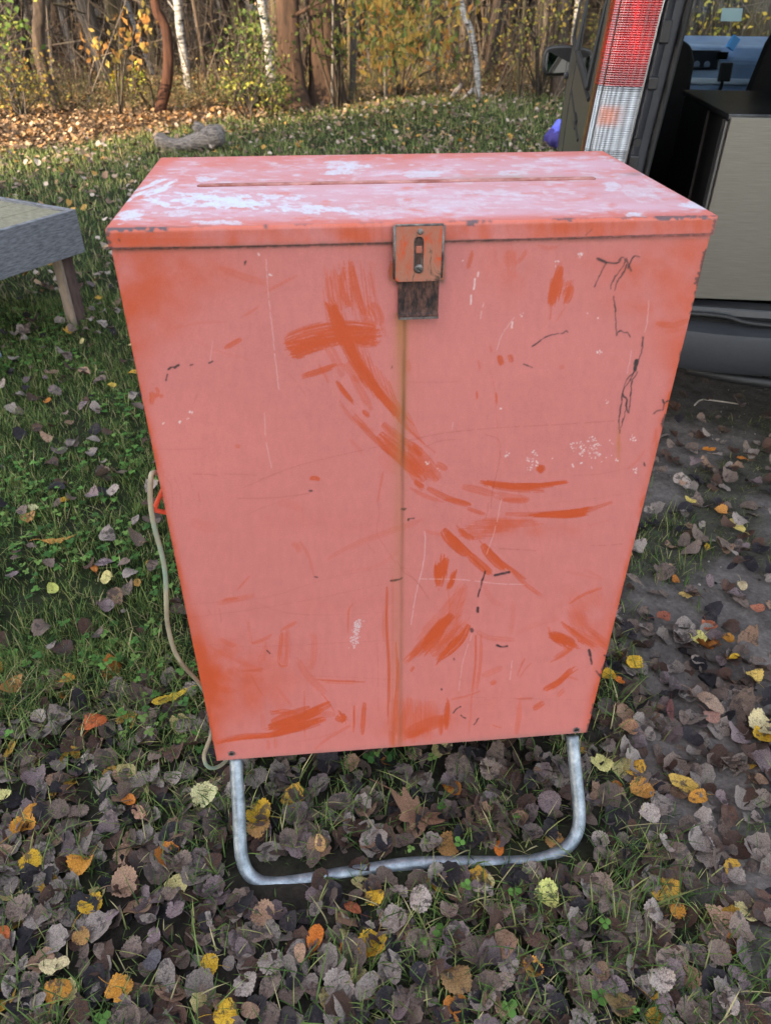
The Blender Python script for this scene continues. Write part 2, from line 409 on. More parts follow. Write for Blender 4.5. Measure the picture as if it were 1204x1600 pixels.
# many more trunks deep in the wood: templates copied
DT = []
for i in range(6):
    r = random.Random(i+40); P = [Vector((0, 0, -.2))]; s = Vector((r.uniform(-.08, .08), r.uniform(-.08, .08), 1))
    for k in range(11): P.append(P[-1]+s); s = (s+Vector((r.uniform(-.06, .06), r.uniform(-.06, .06), 0)))
    mb = MB(); Q = spline(P, 2); mb.tube(Q, [max(.10*(1-.075*q[2]), .01) for q in Q], 8, jit=.06, sd=i)
    for k in range(9):
        z = r.uniform(.8, 8); a = r.uniform(0, 6.28); q = Vector(Q[min(int(z*2), len(Q)-1)]); l = r.uniform(.4, 1.3)
        mb.tube([q, q+Vector((math.cos(a), math.sin(a), .3))*l, q+Vector((math.cos(a+.4), math.sin(a+.4), .2))*l*1.6], [.018, .01, .004], 4)
    me = bpy.data.meshes.new('trunk_%d' % i); me.from_pydata(mb.v, [], mb.f); me.polygons.foreach_set("use_smooth", np.ones(len(me.polygons), bool)); DT.append(me)
kinds = ['grey', 'brown', 'dark', 'olive', 'brown', 'birch']
for me, k in zip(DT, kinds): me.materials.append(BARK[k])
lab = {'grey': 'grey trunk deep in the shaded wood', 'brown': 'brown trunk deep in the shaded wood', 'dark': 'dark trunk deep in the shaded wood',
       'olive': 'tan trunk deep in the shaded wood', 'birch': 'white birch trunk deep in the shaded wood'}
r = random.Random(11); cnt = 0; pts = []
while cnt < 285:
    az = r.uniform(-31, 37); d = 14.5+40*r.random()**.8; x, y = CAM[0]+math.sin(rad(az))*d, CAM[1]+math.cos(rad(az))*d
    if any((x-p[0])**2+(y-p[1])**2 < .35 for p in pts): continue
    pts.append((x, y)); i = r.choice([0, 0, 1, 1, 2, 2, 3, 4, 4, 5]) if d < 30 else r.choice([0, 1, 2, 2, 4]); k = kinds[i]
    t = empty('birch_tree' if k == 'birch' else 'tree', (x, y, float(gh(x, y))), r.uniform(0, 6.28), label=lab[k], cat='tree', group=k+' trunks deep in the wood')
    s = r.choice([.5, .7, .9, 1.2, 1.5]) if d < 28 else r.uniform(.9, 1.9)
    o = bpy.data.objects.new('trunk', DT[i]); COL.objects.link(o); o.parent = t; o.scale = (s, s, 1)
    if True:
        c = bpy.data.objects.new('crown', CROWNS[cnt % 3]); COL.objects.link(c); c.parent = t
    cnt += 1
# dark spruces closing the wood; an unseen row is added behind the camera to shade the clearing
SPC = [(30, 44, 28), (22, 34, 22), (40, 54, 32), (18, 26, 18)]
SPM = crown_mesh("spruce_crown_mesh", 3000, 2.3, .7, 13.5, .5, SPC, 55, True, 160); SPM.materials.append(LEAFM)
mb = MB().tube([(0, 0, -.2), (0, 0, 6), (.05, 0, 13)], [.17, .11, .02], 8); STM = bpy.data.meshes.new('spruce_trunk_mesh'); STM.from_pydata(mb.v, [], mb.f); STM.materials.append(BARK['dark'])
def spruce(x, y, s, rz, label, group):
    t = empty('spruce_tree', (x, y, float(gh(x, y))), rz, label=label, cat='tree', group=group)
    for n_, m_ in (('trunk', STM), ('crown', SPM)):
        o = bpy.data.objects.new(n_, m_); COL.objects.link(o); o.parent = t; o.scale = (s, s, s)
for i in range(34):
    az = -34+i*2.15+r.uniform(-1, 1); d = r.uniform(34, 52)
    spruce(CAM[0]+math.sin(rad(az))*d, CAM[1]+math.cos(rad(az))*d, r.uniform(.9, 1.2), r.uniform(0, 6), 'dark spruce closing off the back of the wood', 'spruces at the back of the wood')
for row, off in ((22, 0), (25, 1.1)):
    for p in np.concatenate([np.arange(-5.2, 14, 2.3), np.arange(-14.0, -22, -2.4)]):
        p = p+off*(1 if p > -8 else -1); j = r.uniform(-.3, .3)
        spruce(-.707*(row+j)+.707*p, -.707*(row+j)-.707*p, 1.25, r.uniform(0, 6), 'dense spruce in the unseen row added to shade the clearing', 'unseen spruces added to shade the clearing')

# shrubs and saplings
def shrub(name, label, cat, u0, v0, u1, v1, d, n, size, cols, base=None, stems=8, sd=1, dy=.5, droop=0, wts=None, clus=14, slim=.62, spread=.5):
    r = np.random.default_rng(sd)
    P0 = fd(u0, v1, d); P1 = fd(u1, v0, d)
    uu = r.uniform(u0, u1, clus); vv = r.uniform(v0, v1, clus); cen = np.array([fd(a, b_, d) for a, b_ in zip(uu, vv)])
    cen[:, 1] += r.uniform(-dy, dy, clus); wd = np.linalg.norm(P1-P0)/math.sqrt(clus)*spread
    bu = base if base else ((u0+u1)/2, v1+6); bb = gp(*bu) if not base or len(base) == 2 else np.array(base)
    fdist = (gp(*bu)-CAM) @ np.array([math.sin(YAW), math.cos(YAW), 0]); b_ = fd(bu[0], bu[1], fdist); b_[2] = float(gh(b_[0], b_[1]))
    root = empty(name, tuple(b_), label=label, cat=cat)
    P = cen[r.integers(0, clus, n)] + r.normal(size=(n, 3))*wd*np.array([1, 1, 1]); P = P[P[:, 2] > .04]
    V, F, c = leafquads(P-b_, np.full(len(P), size), pick(cols, len(P), sd, .15, wts), sd, droop, slim)
    link('foliage', npmesh('foliage', V, F, False, col=c), LEAFM, root)
    mb = MB(); rr = random.Random(sd)
    for k in range(min(stems, clus)):
        q = Vector(cen[k]-b_); m_ = q*.5+Vector((0, 0, .15*abs(q.z)))+Vector((rr.uniform(-.1, .1),)*3)
        mb.tube(spline([Vector((rr.uniform(-.05, .05), rr.uniform(-.05, .05), -.05)), m_, q], 4), [.014*(1-.1*j)+.002 for j in range(9)], 5)
        for j in range(4):
            e = q+Vector([rr.uniform(-1, 1)*wd for _ in range(3)]); mb.tube([m_.lerp(q, rr.random()), e], [.004, .002], 3)
    mb.build('stems', TWIGM, root, smooth=True)
YG = [(150, 130, 62), (130, 120, 60), (108, 110, 58), (146, 110, 58), (92, 98, 54)]
shrub('shrub', 'loose yellow-leaved shrub at the far left edge of the wood', 'shrub', -40, 80, 82, 160, 11.3, 520, .055, YG, sd=3, clus=22, base=(35, 182), stems=14)
shrub('hazel_bush', 'big hazel hung with yellow and green leaves beside the old trees', 'bush', 552, -60, 705, 95, 9.6, 1350, .088,
      [(160, 128, 60), (172, 140, 76), (144, 130, 70), (108, 112, 60), (160, 112, 58), (88, 98, 52)], sd=8, dy=1.1, droop=1.6, clus=80, base=(625, 150), stems=9, slim=.5, spread=.8)
shrub('sapling', 'leafy green-yellow bush part hanging between the old pair of trees', 'bush', 470, 0, 545, 100, 10.2, 150, .07,
      [(88, 98, 50), (108, 112, 56), (126, 114, 56), (70, 84, 44)], sd=18, droop=1.2, clus=20, base=(530, 176), stems=9)
shrub('green_bush', 'airy green bush in front of the olive trunk', 'bush', 335, 20, 445, 150, 12, 900, .06, [(78, 94, 50), (96, 110, 58), (62, 80, 44), (112, 114, 60)], sd=4, clus=40, base=(388, 168), stems=16)
shrub('sapling', 'small sunlit yellow-green sapling before the green bush', 'sapling', 356, 114, 410, 146, 10.45, 64, .055, [(170, 158, 70), (152, 148, 72), (136, 138, 64)], sd=5, clus=9, base=(386, 183), stems=6, dy=.15)
shrub('sapling', 'bent sprig of yellow-green leaves left of the reddish tree', 'sapling', 208, 106, 224, 130, 11, 36, .06, [(190, 180, 70), (160, 164, 66)], sd=6, clus=4, base=(238, 168), stems=4, dy=.1)
shrub('bush', 'hanging green leaves at the upper left corner', 'bush', -60, -10, 48, 80, 9.3, 150, .085, [(84, 106, 52), (104, 122, 62), (134, 140, 66)], sd=7, clus=16, base=(-70, 215), stems=6)
shrub('oak_sapling', 'thin sapling with a few hanging orange-brown leaves', 'sapling', 140, 0, 232, 95, 9.8, 90, .085, [(164, 122, 68), (150, 106, 58), (170, 144, 76)], sd=9, clus=16, base=(188, 175), stems=3, droop=1.5, spread=.28)
shrub('bush', 'sparse bush of pale green and yellow leaves in the open wood', 'bush', 770, 0, 890, 110, 12.4, 230, .06, [(150, 146, 70), (180, 152, 66), (116, 118, 60)], sd=10, clus=26, base=(842, 152), stems=16)
shrub('bush', 'sparse yellow-leaved bush seen through the windscreen', 'bush', 1080, -10, 1230, 60, 12, 150, .07, [(176, 150, 66), (140, 136, 62)], sd=12, clus=16, base=(1150, 140), stems=8)
shrub('shrub', 'low green shrub at the foot of the spotted birch', 'shrub', 400, 128, 445, 165, 11.2, 240, .05, [(78, 94, 50), (98, 106, 54), (120, 116, 58)], sd=13, clus=12, base=(425, 174), stems=8, dy=.2)
shrub('shrub', 'tiny mossy green shrub at the foot of the thick grey tree', 'shrub', 168, 118, 188, 140, 13.6, 110, .06, [(110, 130, 44), (140, 150, 50), (170, 140, 44)], sd=14, clus=6, base=(177, 146), stems=4, dy=.15)

# thicket of bare twigs and dry weeds: uncountable
def sticks(P, D, r0, cols, seg=2, bend=.15, sd=0):
    g = np.random.default_rng(sd); n = len(P); D = np.asarray(D); ref = np.cross(D, g.normal(size=(n, 3))); ref /= np.linalg.norm(ref, axis=1)[:, None]
    b2 = np.cross(D/np.linalg.norm(D, axis=1)[:, None], ref); L_ = np.linalg.norm(D, axis=1)[:, None]
    V = []
    for k in range(seg+1):
        t = k/seg; c = P + D*t + ref*L_*bend*(t*t); rr = (r0*(1-.75*t))[:, None]
        for j in range(3): V.append(c + (ref*math.cos(2.094*j)+b2*math.sin(2.094*j))*rr)
    V = np.stack(V, 1).reshape(-1, 3); m_ = 3*(seg+1); k = np.arange(n)[:, None]*m_; F = []
    for s in range(seg):
        for j in range(3): F.append(k+[s*3+j, s*3+(j+1) % 3, s*3+3+(j+1) % 3, s*3+3+j])
    return V, np.concatenate(F), np.repeat(cols, m_, 0)
g = np.random.default_rng(5); n = 7000
az = np.radians(g.uniform(-32, 38, n)); d = 12.9+26*g.random(n)**1.1
P = np.stack([CAM[0]+np.sin(az)*d, CAM[1]+np.cos(az)*d, np.zeros(n)], 1); P[:, 2] = gh(P[:, 0], P[:, 1]) + np.where(g.random(n) < .45, g.uniform(.2, 2.4, n), 0)
D = g.normal(size=(n, 3))*np.array([.45, .45, .35]); D[:, 2] = np.abs(D[:, 2])+np.where(P[:, 2] > .3, -.1, .9); D *= g.uniform(.5, 1.9, n)[:, None]
V, F, c = sticks(P, D, g.uniform(.003, .013, n), pick([(96, 86, 76), (72, 62, 55), (112, 100, 88), (52, 44, 40)], n, 6), sd=7)
n2 = 5200; k = g.integers(0, n, n2); Pl = P[k] + D[k]*g.random((n2, 1)) + g.normal(size=(n2, 3))*.08; Pl[:, 2] = np.maximum(Pl[:, 2], .05)
V2, F2, c2 = leafquads(Pl, np.full(n2, .055), pick([(118, 98, 74), (104, 100, 62), (140, 122, 72), (86, 86, 54), (88, 70, 56)], n2, 8), 8)
WOODM = colmat("twigs_and_weeds", .9, .2)
tag(link('undergrowth', npmesh('undergrowth', np.vstack([V, V2]), [F, F2+len(V)], False, col=np.vstack([c, c2])), WOODM),
    'bare twigs and dry stems filling the wood between the trunks', 'undergrowth', kind='stuff')
# low weeds along the edge of the wood
n = 5200; x = g.uniform(-7.5, 7.5, n); y = np.where(x < .8, 11.3, 13.0) + np.abs(g.normal(0, 1.5, n)) - .2
keep = litterband(x, y) > .4; x, y = x[keep], y[keep]; n = len(x); P = np.stack([x, y, gh(x, y)], 1)
D = g.normal(size=(n, 3))*.1; D[:, 2] = g.uniform(.08, .42, n)
V, F, c = sticks(P, D, np.full(n, .0025), pick([(100, 90, 62), (78, 80, 50), (116, 100, 72)], n, 9), sd=10)
n2 = 9000; k = g.integers(0, n, n2); Pl = P[k]+D[k]*g.uniform(.2, 1.1, (n2, 1))+g.normal(size=(n2, 3))*.04
V2, F2, c2 = leafquads(Pl, np.full(n2, .042), pick([(78, 80, 52), (66, 72, 46), (98, 84, 62), (90, 88, 56), (112, 100, 66)], n2, 12), 12)
tag(link('undergrowth', npmesh('weeds', np.vstack([V, V2]), [F, F2+len(V)], False, col=np.vstack([c, c2])), WOODM),
    'knee-high dry weeds and seedlings along the edge of the wood', 'weeds', kind='stuff')

# ------------------------------------------------------------------ fallen wood on the far grass
GREYW = mottled("weathered_wood", srgb(50, 45, 43), srgb(128, 120, 114), 9, .95, sc=(1.2, 6, 6), bs=.9, bd=.02)
lg = gp(290, 236); lg[2] = 0; root = empty('log', tuple(lg), label='weathered grey log lying on the grass behind the cabinet', cat='log')
dl = (lg-CAM) @ np.array([math.sin(YAW), math.cos(YAW), 0])
def L_(u, v, dd=0): return Vector(fd(u, v, dl+dd)-lg)
mb = MB().tube(spline([L_(243, 220), L_(252, 221), L_(266, 226), L_(284, 226), L_(302, 223), L_(322, 217), L_(338, 212), L_(350, 210)], 5), list(np.interp(range(36), [0, 3, 9, 14, 20, 27, 32, 35], [.045, .085, .075, .06, .085, .115, .11, .07])), 16, jit=.16, sd=3)
mb.tube(spline([L_(270, 230), L_(258, 236), L_(250, 241)], 3), [.05, .05, .045, .04, .03, .03, .02], 9, jit=.2, sd=5)
mb.build('trunk', GREYW, root, smooth=True)
MB().tube(spline([L_(328, 212), L_(316, 203), L_(303, 194)], 3), [.06, .055, .05, .05, .055, .05, .045], 9, jit=.25, sd=6).build('branch_stub', GREYW, root, smooth=True)
b0 = gp(712, 156); db = (b0-CAM) @ np.array([math.sin(YAW), math.cos(YAW), 0]); f_ = lambda u, v, e=0: Vector(fd(u, v, db+e))
tag(MB().tube([f_(706, 152), f_(712, 142), f_(722, 130)], [.035, .04, .02], 7, jit=.2).build('broken_branch', GREYW, smooth=True), 'broken grey branch propped up beside the forked-foot birch', 'branch')
tag(MB().tube([f_(716, 160), f_(730, 148), f_(740, 138)], [.02, .025, .03], 7, jit=.2).build('branch', BARK['birch'], smooth=True), 'white root-like limb splayed at the left of the birch foot', 'branch')
tag(MB().tube([f_(750, 160), f_(744, 148), f_(741, 138)], [.02, .025, .03], 7, jit=.2).build('branch', BARK['birch'], smooth=True), 'white root-like limb splayed at the right of the birch foot', 'branch')
b0 = gp(780, 132); 
tag(MB().tube([tuple(b0+[0, 0, -.1]), tuple(b0+[0, 0, .12]), tuple(b0+[.02, 0, .30])], [.2, .15, .14], 12, jit=.25, sd=2).build('tree_stump', BARK['red'], smooth=True), 'low brown tree stump in the litter of the open wood', 'stump')

# ------------------------------------------------------------------ blue bundle beyond the van
bp_ = gp(870, 232); root = empty('cloth_bundle', (bp_[0], bp_[1], 0), label='crumpled blue and pink cloth bundle on the grass beside the van', cat='bundle')
def lump(c, r, sd, sc=(1, 1, 1)):
    mb = MB(); nu, nv = 24, 14
    def fn(i, j):
        th, ph = i*2*math.pi, j*math.pi; d = (math.sin(ph)*math.cos(th), math.sin(ph)*math.sin(th), math.cos(ph))
        q = 1+.35*(float(fbm(d[0]*2+5+sd, d[1]*2+d[2]*3+5, 1.5, sd))-.5)+.16*math.sin(7*th+3*ph+sd)*math.sin(ph)
        return (c[0]+r*d[0]*q*sc[0], c[1]+r*d[1]*q*sc[1], c[2]+r*d[2]*q*sc[2])
    return mb.grid(fn, nu, nv, True)
lump((0, 0, .10), .14, 1, (1, 1, .8)).build('cloth', newmat("navy_cloth", srgb(44, 38, 104), .8)[0], root, smooth=True)
lump((.02, -.02, .20), .10, 2, (1, 1, .9)).build('upper_cloth', newmat("blue_cloth", srgb(84, 92, 196), .8)[0], root, smooth=True)
lump((.09, -.06, .07), .07, 3).build('lining', newmat("pink_cloth", srgb(206, 60, 110), .8)[0], root, smooth=True)
# ------------------------------------------------------------------ the van (local: X right, Y forward, Z up, origin under the middle of its tail)
van = empty('van', (1.62, 1.30, 0), -rad(16), label='dark grey van with its tailgate open and a steel cabinet in its load bay', cat='van')
PAINT = mottled("van_paint", srgb(52, 54, 50), srgb(60, 61, 57), 3, .22, .55, bs=0)
m, N, L, b = newmat("van_paint_clear", srgb(70, 70, 64), .45, .1, .4); b.inputs["Coat Weight"].default_value = .35; b.inputs["Coat Roughness"].default_value = .25
n_ = noise_node(N, L, 25, 6, .7, objco(N, L)); r_ = ramp(N, L, n_.outputs[0], [(.3, srgb(46, 47, 45)), (.75, srgb(62, 61, 57))]); L.new(r_.outputs[0], b.inputs["Base Color"]); PAINT = m
TRIM = mottled("black_trim", srgb(20, 20, 22), srgb(30, 31, 34), 20, .45, bs=.1, bd=.002)
PILL = mottled("pillar_trim", srgb(34, 35, 40), srgb(48, 49, 55), 12, .4, bs=.1, bd=.002)
BLK = newmat("interior_black", srgb(12, 12, 13), .8, 0, .3)[0]
RUB = newmat("rubber", srgb(16, 16, 17), .6)[0]
BUMP = mottled("bumper_plastic", srgb(27, 29, 33), srgb(37, 39, 43), 60, .55, sc=(1, 1, 2.5), bs=.15, bd=.002, r2=.7)
m, N, L, b = newmat("clear_glass"); N.remove(b); tr = N.new("ShaderNodeBsdfTransparent"); tr.inputs[0].default_value = (.80, .88, .85, 1)
gl = N.new("ShaderNodeBsdfGlossy"); gl.inputs["Roughness"].default_value = .03; fr = N.new("ShaderNodeFresnel"); mx = N.new("ShaderNodeMixShader")
L.new(fr.outputs[0], mx.inputs[0]); L.new(tr.outputs[0], mx.inputs[1]); L.new(gl.outputs[0], mx.inputs[2]); L.new(mx.outputs[0], N["Material Output"].inputs[0]); GLASS = m
TINT = m.copy(); TINT.name = 'tinted_glass'
for q_n in TINT.node_tree.nodes:
    if q_n.type == 'BSDF_TRANSPARENT': q_n.inputs[0].default_value = (.14, .15, .15, 1)
def hx(z): return float(np.interp(z, [.3, .6, 1.0, 1.45, 1.8, 1.9], [.915, .935, .93, .900, .85, .80]))
def plan(y): return float(np.interp(y, [0, .03, .08, .4, 3.3, 4.0, 4.5, 4.75], [.975, .985, .995, 1, 1, .97, .9, .78]))
def topz(y): return float(np.interp(y, [0, 3.15, 3.9, 4.2, 4.75], [1.86, 1.86, 1.16, 1.08, .88]))
def lowz(y):
    z = .34
    for c in (.95, 4.0):
        if abs(y-c) < .40: z = max(z, .33+math.sqrt(.40**2-(y-c)**2))
    return z
ys = sorted(set(list(np.linspace(0, .1, 5))+list(np.linspace(.1, 4.75, 70))))
for sgn in (-1, 1):
    nz = 22; V = []; F = []
    for y in ys:
        for k in range(nz+1):
            z = lowz(y)+(topz(y)-lowz(y))*k/nz; V.append((sgn*hx(z)*plan(y), y, z))
    for i in range(len(ys)-1):
        for k in range(nz):
            yc = (ys[i]+ys[i+1])/2; zc = (V[i*(nz+1)+k][2]+V[i*(nz+1)+k+1][2])/2
            if 1.25 < zc < 1.65 and (.36 < yc < 1.80 or 2.07 < yc < 3.05): continue      # window openings
            a = i*(nz+1)+k; q = (a, a+1, a+nz+2, a+nz+1); F.append(q if sgn > 0 else q[::-1])
    MB().add(V, F).build('side_panel', PAINT, van, smooth=True)
    # inner trim wall: from the sill up; window bays stay open behind the glass
    t = MB(); t.box((sgn*.80, 1.6, .84), (.04, 3.1, .58)); t.box((sgn*.78, 1.6, 1.80), (.06, 3.1, .08))
    for y in (.12, 1.95, 3.15): t.box((sgn*.80, y, 1.45), (.05, .14, .66))
    t.build('inner_trim', BLK, van)
    # side windows, proud of the panel
    for (a, c) in ((.30, 1.85), (2.02, 3.1)):
        g_ = MB(); g_.grid(lambda i, j: (sgn*(hx(1.2+.5*j)*plan(a+(c-a)*i)+.004), a+(c-a)*i, 1.2+.5*j), 8, 6, sgn > 0)
        g_.build('side_window', TINT if a < 1 else GLASS, van, smooth=True)
        f_ = MB(); fr = [(sgn*(hx(z)*plan(y)+.006), y, z) for y, z in ((a, 1.2), (c, 1.2), (c, 1.7), (a, 1.7), (a, 1.2))]
        for k in range(4): f_.tube([fr[k], fr[k+1]], .011, 6)
        f_.build('window_seal', RUB, van)
    # seams and the recessed slide rail with its notch
    s_ = MB()
    for y in (1.93, 3.12): s_.tube([(sgn*(hx(z)*plan(y)+.001), y, z) for z in np.linspace(.45, 1.18, 10)], .004, 5)
    s_.tube([(sgn*(hx(1.03)*plan(y)+.001), y, 1.03) for y in np.linspace(.35, 1.9, 8)], .006, 5)
    s_.tube([(sgn*(hx(1.17)*plan(y)+.002), y, 1.175) for y in np.linspace(.2, 3.6, 12)], .008, 5)
    s_.build('panel_seam', RUB, van)
    MB().box((sgn*.932, .78, 1.035), (.012, .22, .035)).build('slide_rail', TRIM, van, bevel=.004)
    MB().box((sgn*.942, 2.98, 1.0), (.03, .16, .03)).build('door_handle', TRIM, van, bevel=.008)
    for wy in (.95, 4.0):
        wh = empty('wheel', (sgn*.80, wy, .325)); wh.parent = van
        def ring(r0, w0, mat, name, prof, segs=40):
            V = []; F = []; n = len(prof)
            for i in range(segs):
                a = 6.283185*i/segs
                for (rr, xx) in prof: V.append((xx, math.cos(a)*rr, math.sin(a)*rr))
            for i in range(segs):
                for k in range(n-1): F.append((i*n+k, i*n+k+1, ((i+1) % segs)*n+k+1, ((i+1) % segs)*n+k))
            MB().add(V, F).build(name, mat, wh, smooth=True)
        ring(0, 0, RUB, 'tyre', [(.20, -.09), (.27, -.11), (.315, -.10), (.325, -.07), (.325, .07), (.315, .10), (.27, .11), (.20, .09)])
        ring(0, 0, newmat("steel_rim", srgb(120, 120, 122), .4, .8)[0], 'rim', [(.0, sgn*.03), (.07, sgn*.04), (.09, sgn*.01), (.17, sgn*.03), (.20, sgn*.09)])
# roof, floor, bonnet, nose
rf = MB(); rf.grid(lambda i, j: ((i*2-1)*hx(1.86)*plan(3.2*j), 3.2*j, 1.86+.07*math.cos((i*2-1)*1.4)), 12, 10); rf.build('roof', PAINT, van, smooth=True)
MB().box((0, 1.6, 1.845), (1.6, 3.1, .02)).build('headliner', newmat("headliner_cloth", srgb(70, 70, 68), .9)[0], van)
MB().box((0, 1.75, .50), (1.72, 3.5, .10)).build('load_floor', BLK, van)
MB().box((0, 2.3, .36), (1.2, 4.3, .14)).build('underbody', BLK, van)
bn = MB(); bn.grid(lambda i, j: ((i*2-1)*.90*plan(3.9+.85*j), 3.9+.85*j, 1.16-.30*j**1.3+.02*math.cos((i*2-1)*1.5)), 10, 8, False); bn.build('bonnet', PAINT, van, smooth=True)
MB().box((0, 4.68, .62), (1.35, .14, .5)).build('front_bumper', BUMP, van, bevel=.04)
# windscreen

MB().add([(-.84, 3.85, 1.17), (.84, 3.85, 1.17), (.74, 3.2, 1.83), (-.74, 3.2, 1.83)], [(0, 1, 2, 3)]).build('windscreen', GLASS, van)
p_ = MB()
for s in (-1, 1): p_.tube([(s*.86, 3.88, 1.15), (s*.77, 3.18, 1.85)], .035, 6)
p_.build('windscreen_pillar', TRIM, van)
MB().box((.10, 3.62, 1.315), (.13, .005, .08), rx=rad(-30)).build('windscreen_sticker', newmat("sticker", srgb(150, 170, 168), .5)[0], van)
# dashboard
DASH = mottled("dashboard_plastic", srgb(110, 134, 172), srgb(132, 156, 192), 5, .35, bs=.1, bd=.002)
dsh = empty('dashboard', (0, 0, 0)); dsh.parent = van
MB().prism([(3.0, .92), (2.98, 1.10), (3.06, 1.175), (3.30, 1.21), (3.7, 1.19), (3.7, .8), (3.05, .8)], 'x', -.78, .78).build('dash_panel', DASH, dsh, bevel=.02)
MB().box((0, 3.0, .985), (1.5, .04, .035)).build('dash_ledge', newmat("dash_silver", srgb(170, 186, 206), .35, .1)[0], dsh, bevel=.01)
MB().box((0, 3.03, .84), (1.5, .10, .20)).build('lower_dash', newmat("dash_dark", srgb(60, 76, 104), .5)[0], dsh, bevel=.02)
MB().box((-.14, 2.985, 1.10), (.22, .03, .10), rx=rad(-12)).build('control_panel', newmat("control_black", srgb(20, 26, 36), .3)[0], dsh, bevel=.006)
for x in (-.22, -.16, -.10): MB().tube([(x, 2.96, 1.075), (x, 2.985, 1.08)], .018, 14).build('knob', newmat("knob_grey", srgb(96, 112, 140), .4)[0], dsh)
MB().box((-.02, 2.965, 1.125), (.06, .012, .04)).build('screen', newmat("screen_dark", srgb(10, 14, 16), .15)[0], dsh)
ph = empty('phone_holder', (-.01, 2.85, .90)); ph.parent = dsh
MB().tube([(0, .12, .0), (0, 0, .06), (0, -.02, .12)], [.016, .01, .01], 8).build('stalk', RUB, ph)
MB().box((0, -.03, .15), (.075, .02, .10), rx=rad(-12)).build('cradle', RUB, ph, bevel=.008)
MB().box((.03, 3.0, 1.19), (.05, .03, .07), rz=.4, ry=.5).build('blue_card', newmat("blue_card", srgb(70, 150, 225), .5)[0], van, bevel=.004)
# seats
SEATM = mottled("seat_cloth", srgb(9, 9, 11), srgb(17, 17, 20), 60, .95, bs=.2, bd=.002)
def seat(x0, x1, y, top, lean=0):
    s = empty('seat', (0, 0, 0)); s.parent = van; c = (x0+x1)/2; w_ = x1-x0
    pts = [(x0+.02, .60), (x0, .9), (x0+.01, top-.10), (x0+.04, top-.03), (x0+.10, top), (x1-.10, top), (x1-.04, top-.03), (x1-.01, top-.10), (x1, .9), (x1-.02, .60)]
    MB().prism(pts, 'y', y, y+.12).build('backrest', SEATM, s, bevel=.02)
    MB().box((c, y+.33, .72), (w_, .50, .16)).build('cushion', SEATM, s, bevel=.04)
    q = w_/2-.11
    MB().prism([(c-.14, top+.06), (c-.15, top+.17), (c-.10, top+.22), (c+.10, top+.22), (c+.15, top+.17), (c+.14, top+.06)], 'y', y+.01, y+.10).build('headrest', SEATM, s, bevel=.02)
    for k in (-1, 1): MB().tube([(c+k*.06, y+.06, top-.02), (c+k*.06, y+.06, top+.08)], .006, 6).build('headrest_post', TRIM, s)
seat(-.80, -.362, 1.7, 1.275); seat(.02, .56, 1.75, 1.28)
tq = MB(); tq.prism([(-.26, .6), (-.20, 1.075), (-.165, 1.28), (-.08, 1.5), (.0, 1.6), (.42, 1.62), (.42, .6)], 'y', 1.25, 1.33); tq.build('slanted_panel', SEATM, van, bevel=.01)  # plain black slanted shape between load bay and seats
# D pillars, seals, tail lamps
def lamp(sgn):
    lp = empty('tail_lamp', (0, 0, 0)); lp.parent = van
    cx = [(.925, .13), (.926, .08), (.922, .035), (.908, .008), (.885, -.004), (.85, -.008), (.79, -.010)]
    C2 = spline([np.array(c) for c in cx], 10); nu = len(C2)-1
    def seg(z0, z1, nv, name, mat, colf=None):
        V = []; F = []; cl = []
        for j in range(nv+1):
            z = z0+(z1-z0)*j/nv; sh = hx(z)-hx(1.05)
            for i, (x, y) in enumerate(C2):
                rib = .0007*math.cos(z*2*math.pi/.006) + .0007*math.cos(i*2.1)
                V.append((sgn*(x+sh+(rib if i < 30 else 0)), y-(rib if i >= 30 else 0), z)); cl.append(colf(i/nu, z) if colf else (1, 1, 1))
        for j in range(nv):
            for i in range(nu):
                a = j*(nu+1)+i; q = (a, a+1, a+nu+2, a+nu+1); F.append(q if sgn < 0 else q[::-1])
        o = link(name, npmesh(name, np.array(V), np.array(F), True, col=np.array(cl)), mat, lp)
    def redc(t, z):
        if t < .12: return np.array(srgb(64, 18, 14)[:3])
        c = np.array(srgb(205, 14, 12)[:3]); band = .5+.5*(.5+.5*math.sin(z*43+1)); n = (.8+.2*float(vnoise(t*20, z*60, 1, 3)))*(.86+.14*math.sin(t*60*1.57))*(.84+.16*math.sin(z*2*math.pi/.012)); n *= 1+1.2*math.exp(-((t-.80+ (z-1.45)*.6)/.05)**2)*math.exp(-((z-1.40)/.07)**2)  # highlight streak painted into the red lens colour
        hot = .9+.4*math.exp(-((z-1.40)/.05)**2)
        return c*band*n*hot
    def clrc(t, z):
        i_ = t*60
        if t < .40: return np.array(srgb(64, 18, 14)[:3])
        n = .8+.4*float(vnoise(t*20, z*70, 1, 5)); c = np.array(srgb(140, 146, 152)[:3])*(n*.6+.4+.5*math.sin(i_*1.57))
        a = math.exp(-((t-.72)/.16)**4-((z-1.155)/.028)**4); c = c*(1-a*.7)+np.array(srgb(186, 96, 50)[:3])*n*a*.7
        dk = .55 if (1.035 < z < 1.06 or z > 1.222) else 1
        return c*dk
    LR = colmat("lens_plastic", .18, .8); LR.node_tree.nodes["Principled BSDF"].inputs["Coat Weight"].default_value = 1
    seg(1.236, 1.66, 340, 'red_lens', LR, redc); seg(.955, 1.234, 220, 'clear_lens', LR, clrc)
    MB().tube([(sgn*(.788+hx(z)-hx(1.05)), -.008, z) for z in np.linspace(.95, 1.67, 12)], .004, 6).build('chrome_edge', newmat("chrome", srgb(150, 152, 156), .25, .9)[0], lp)
    return lp
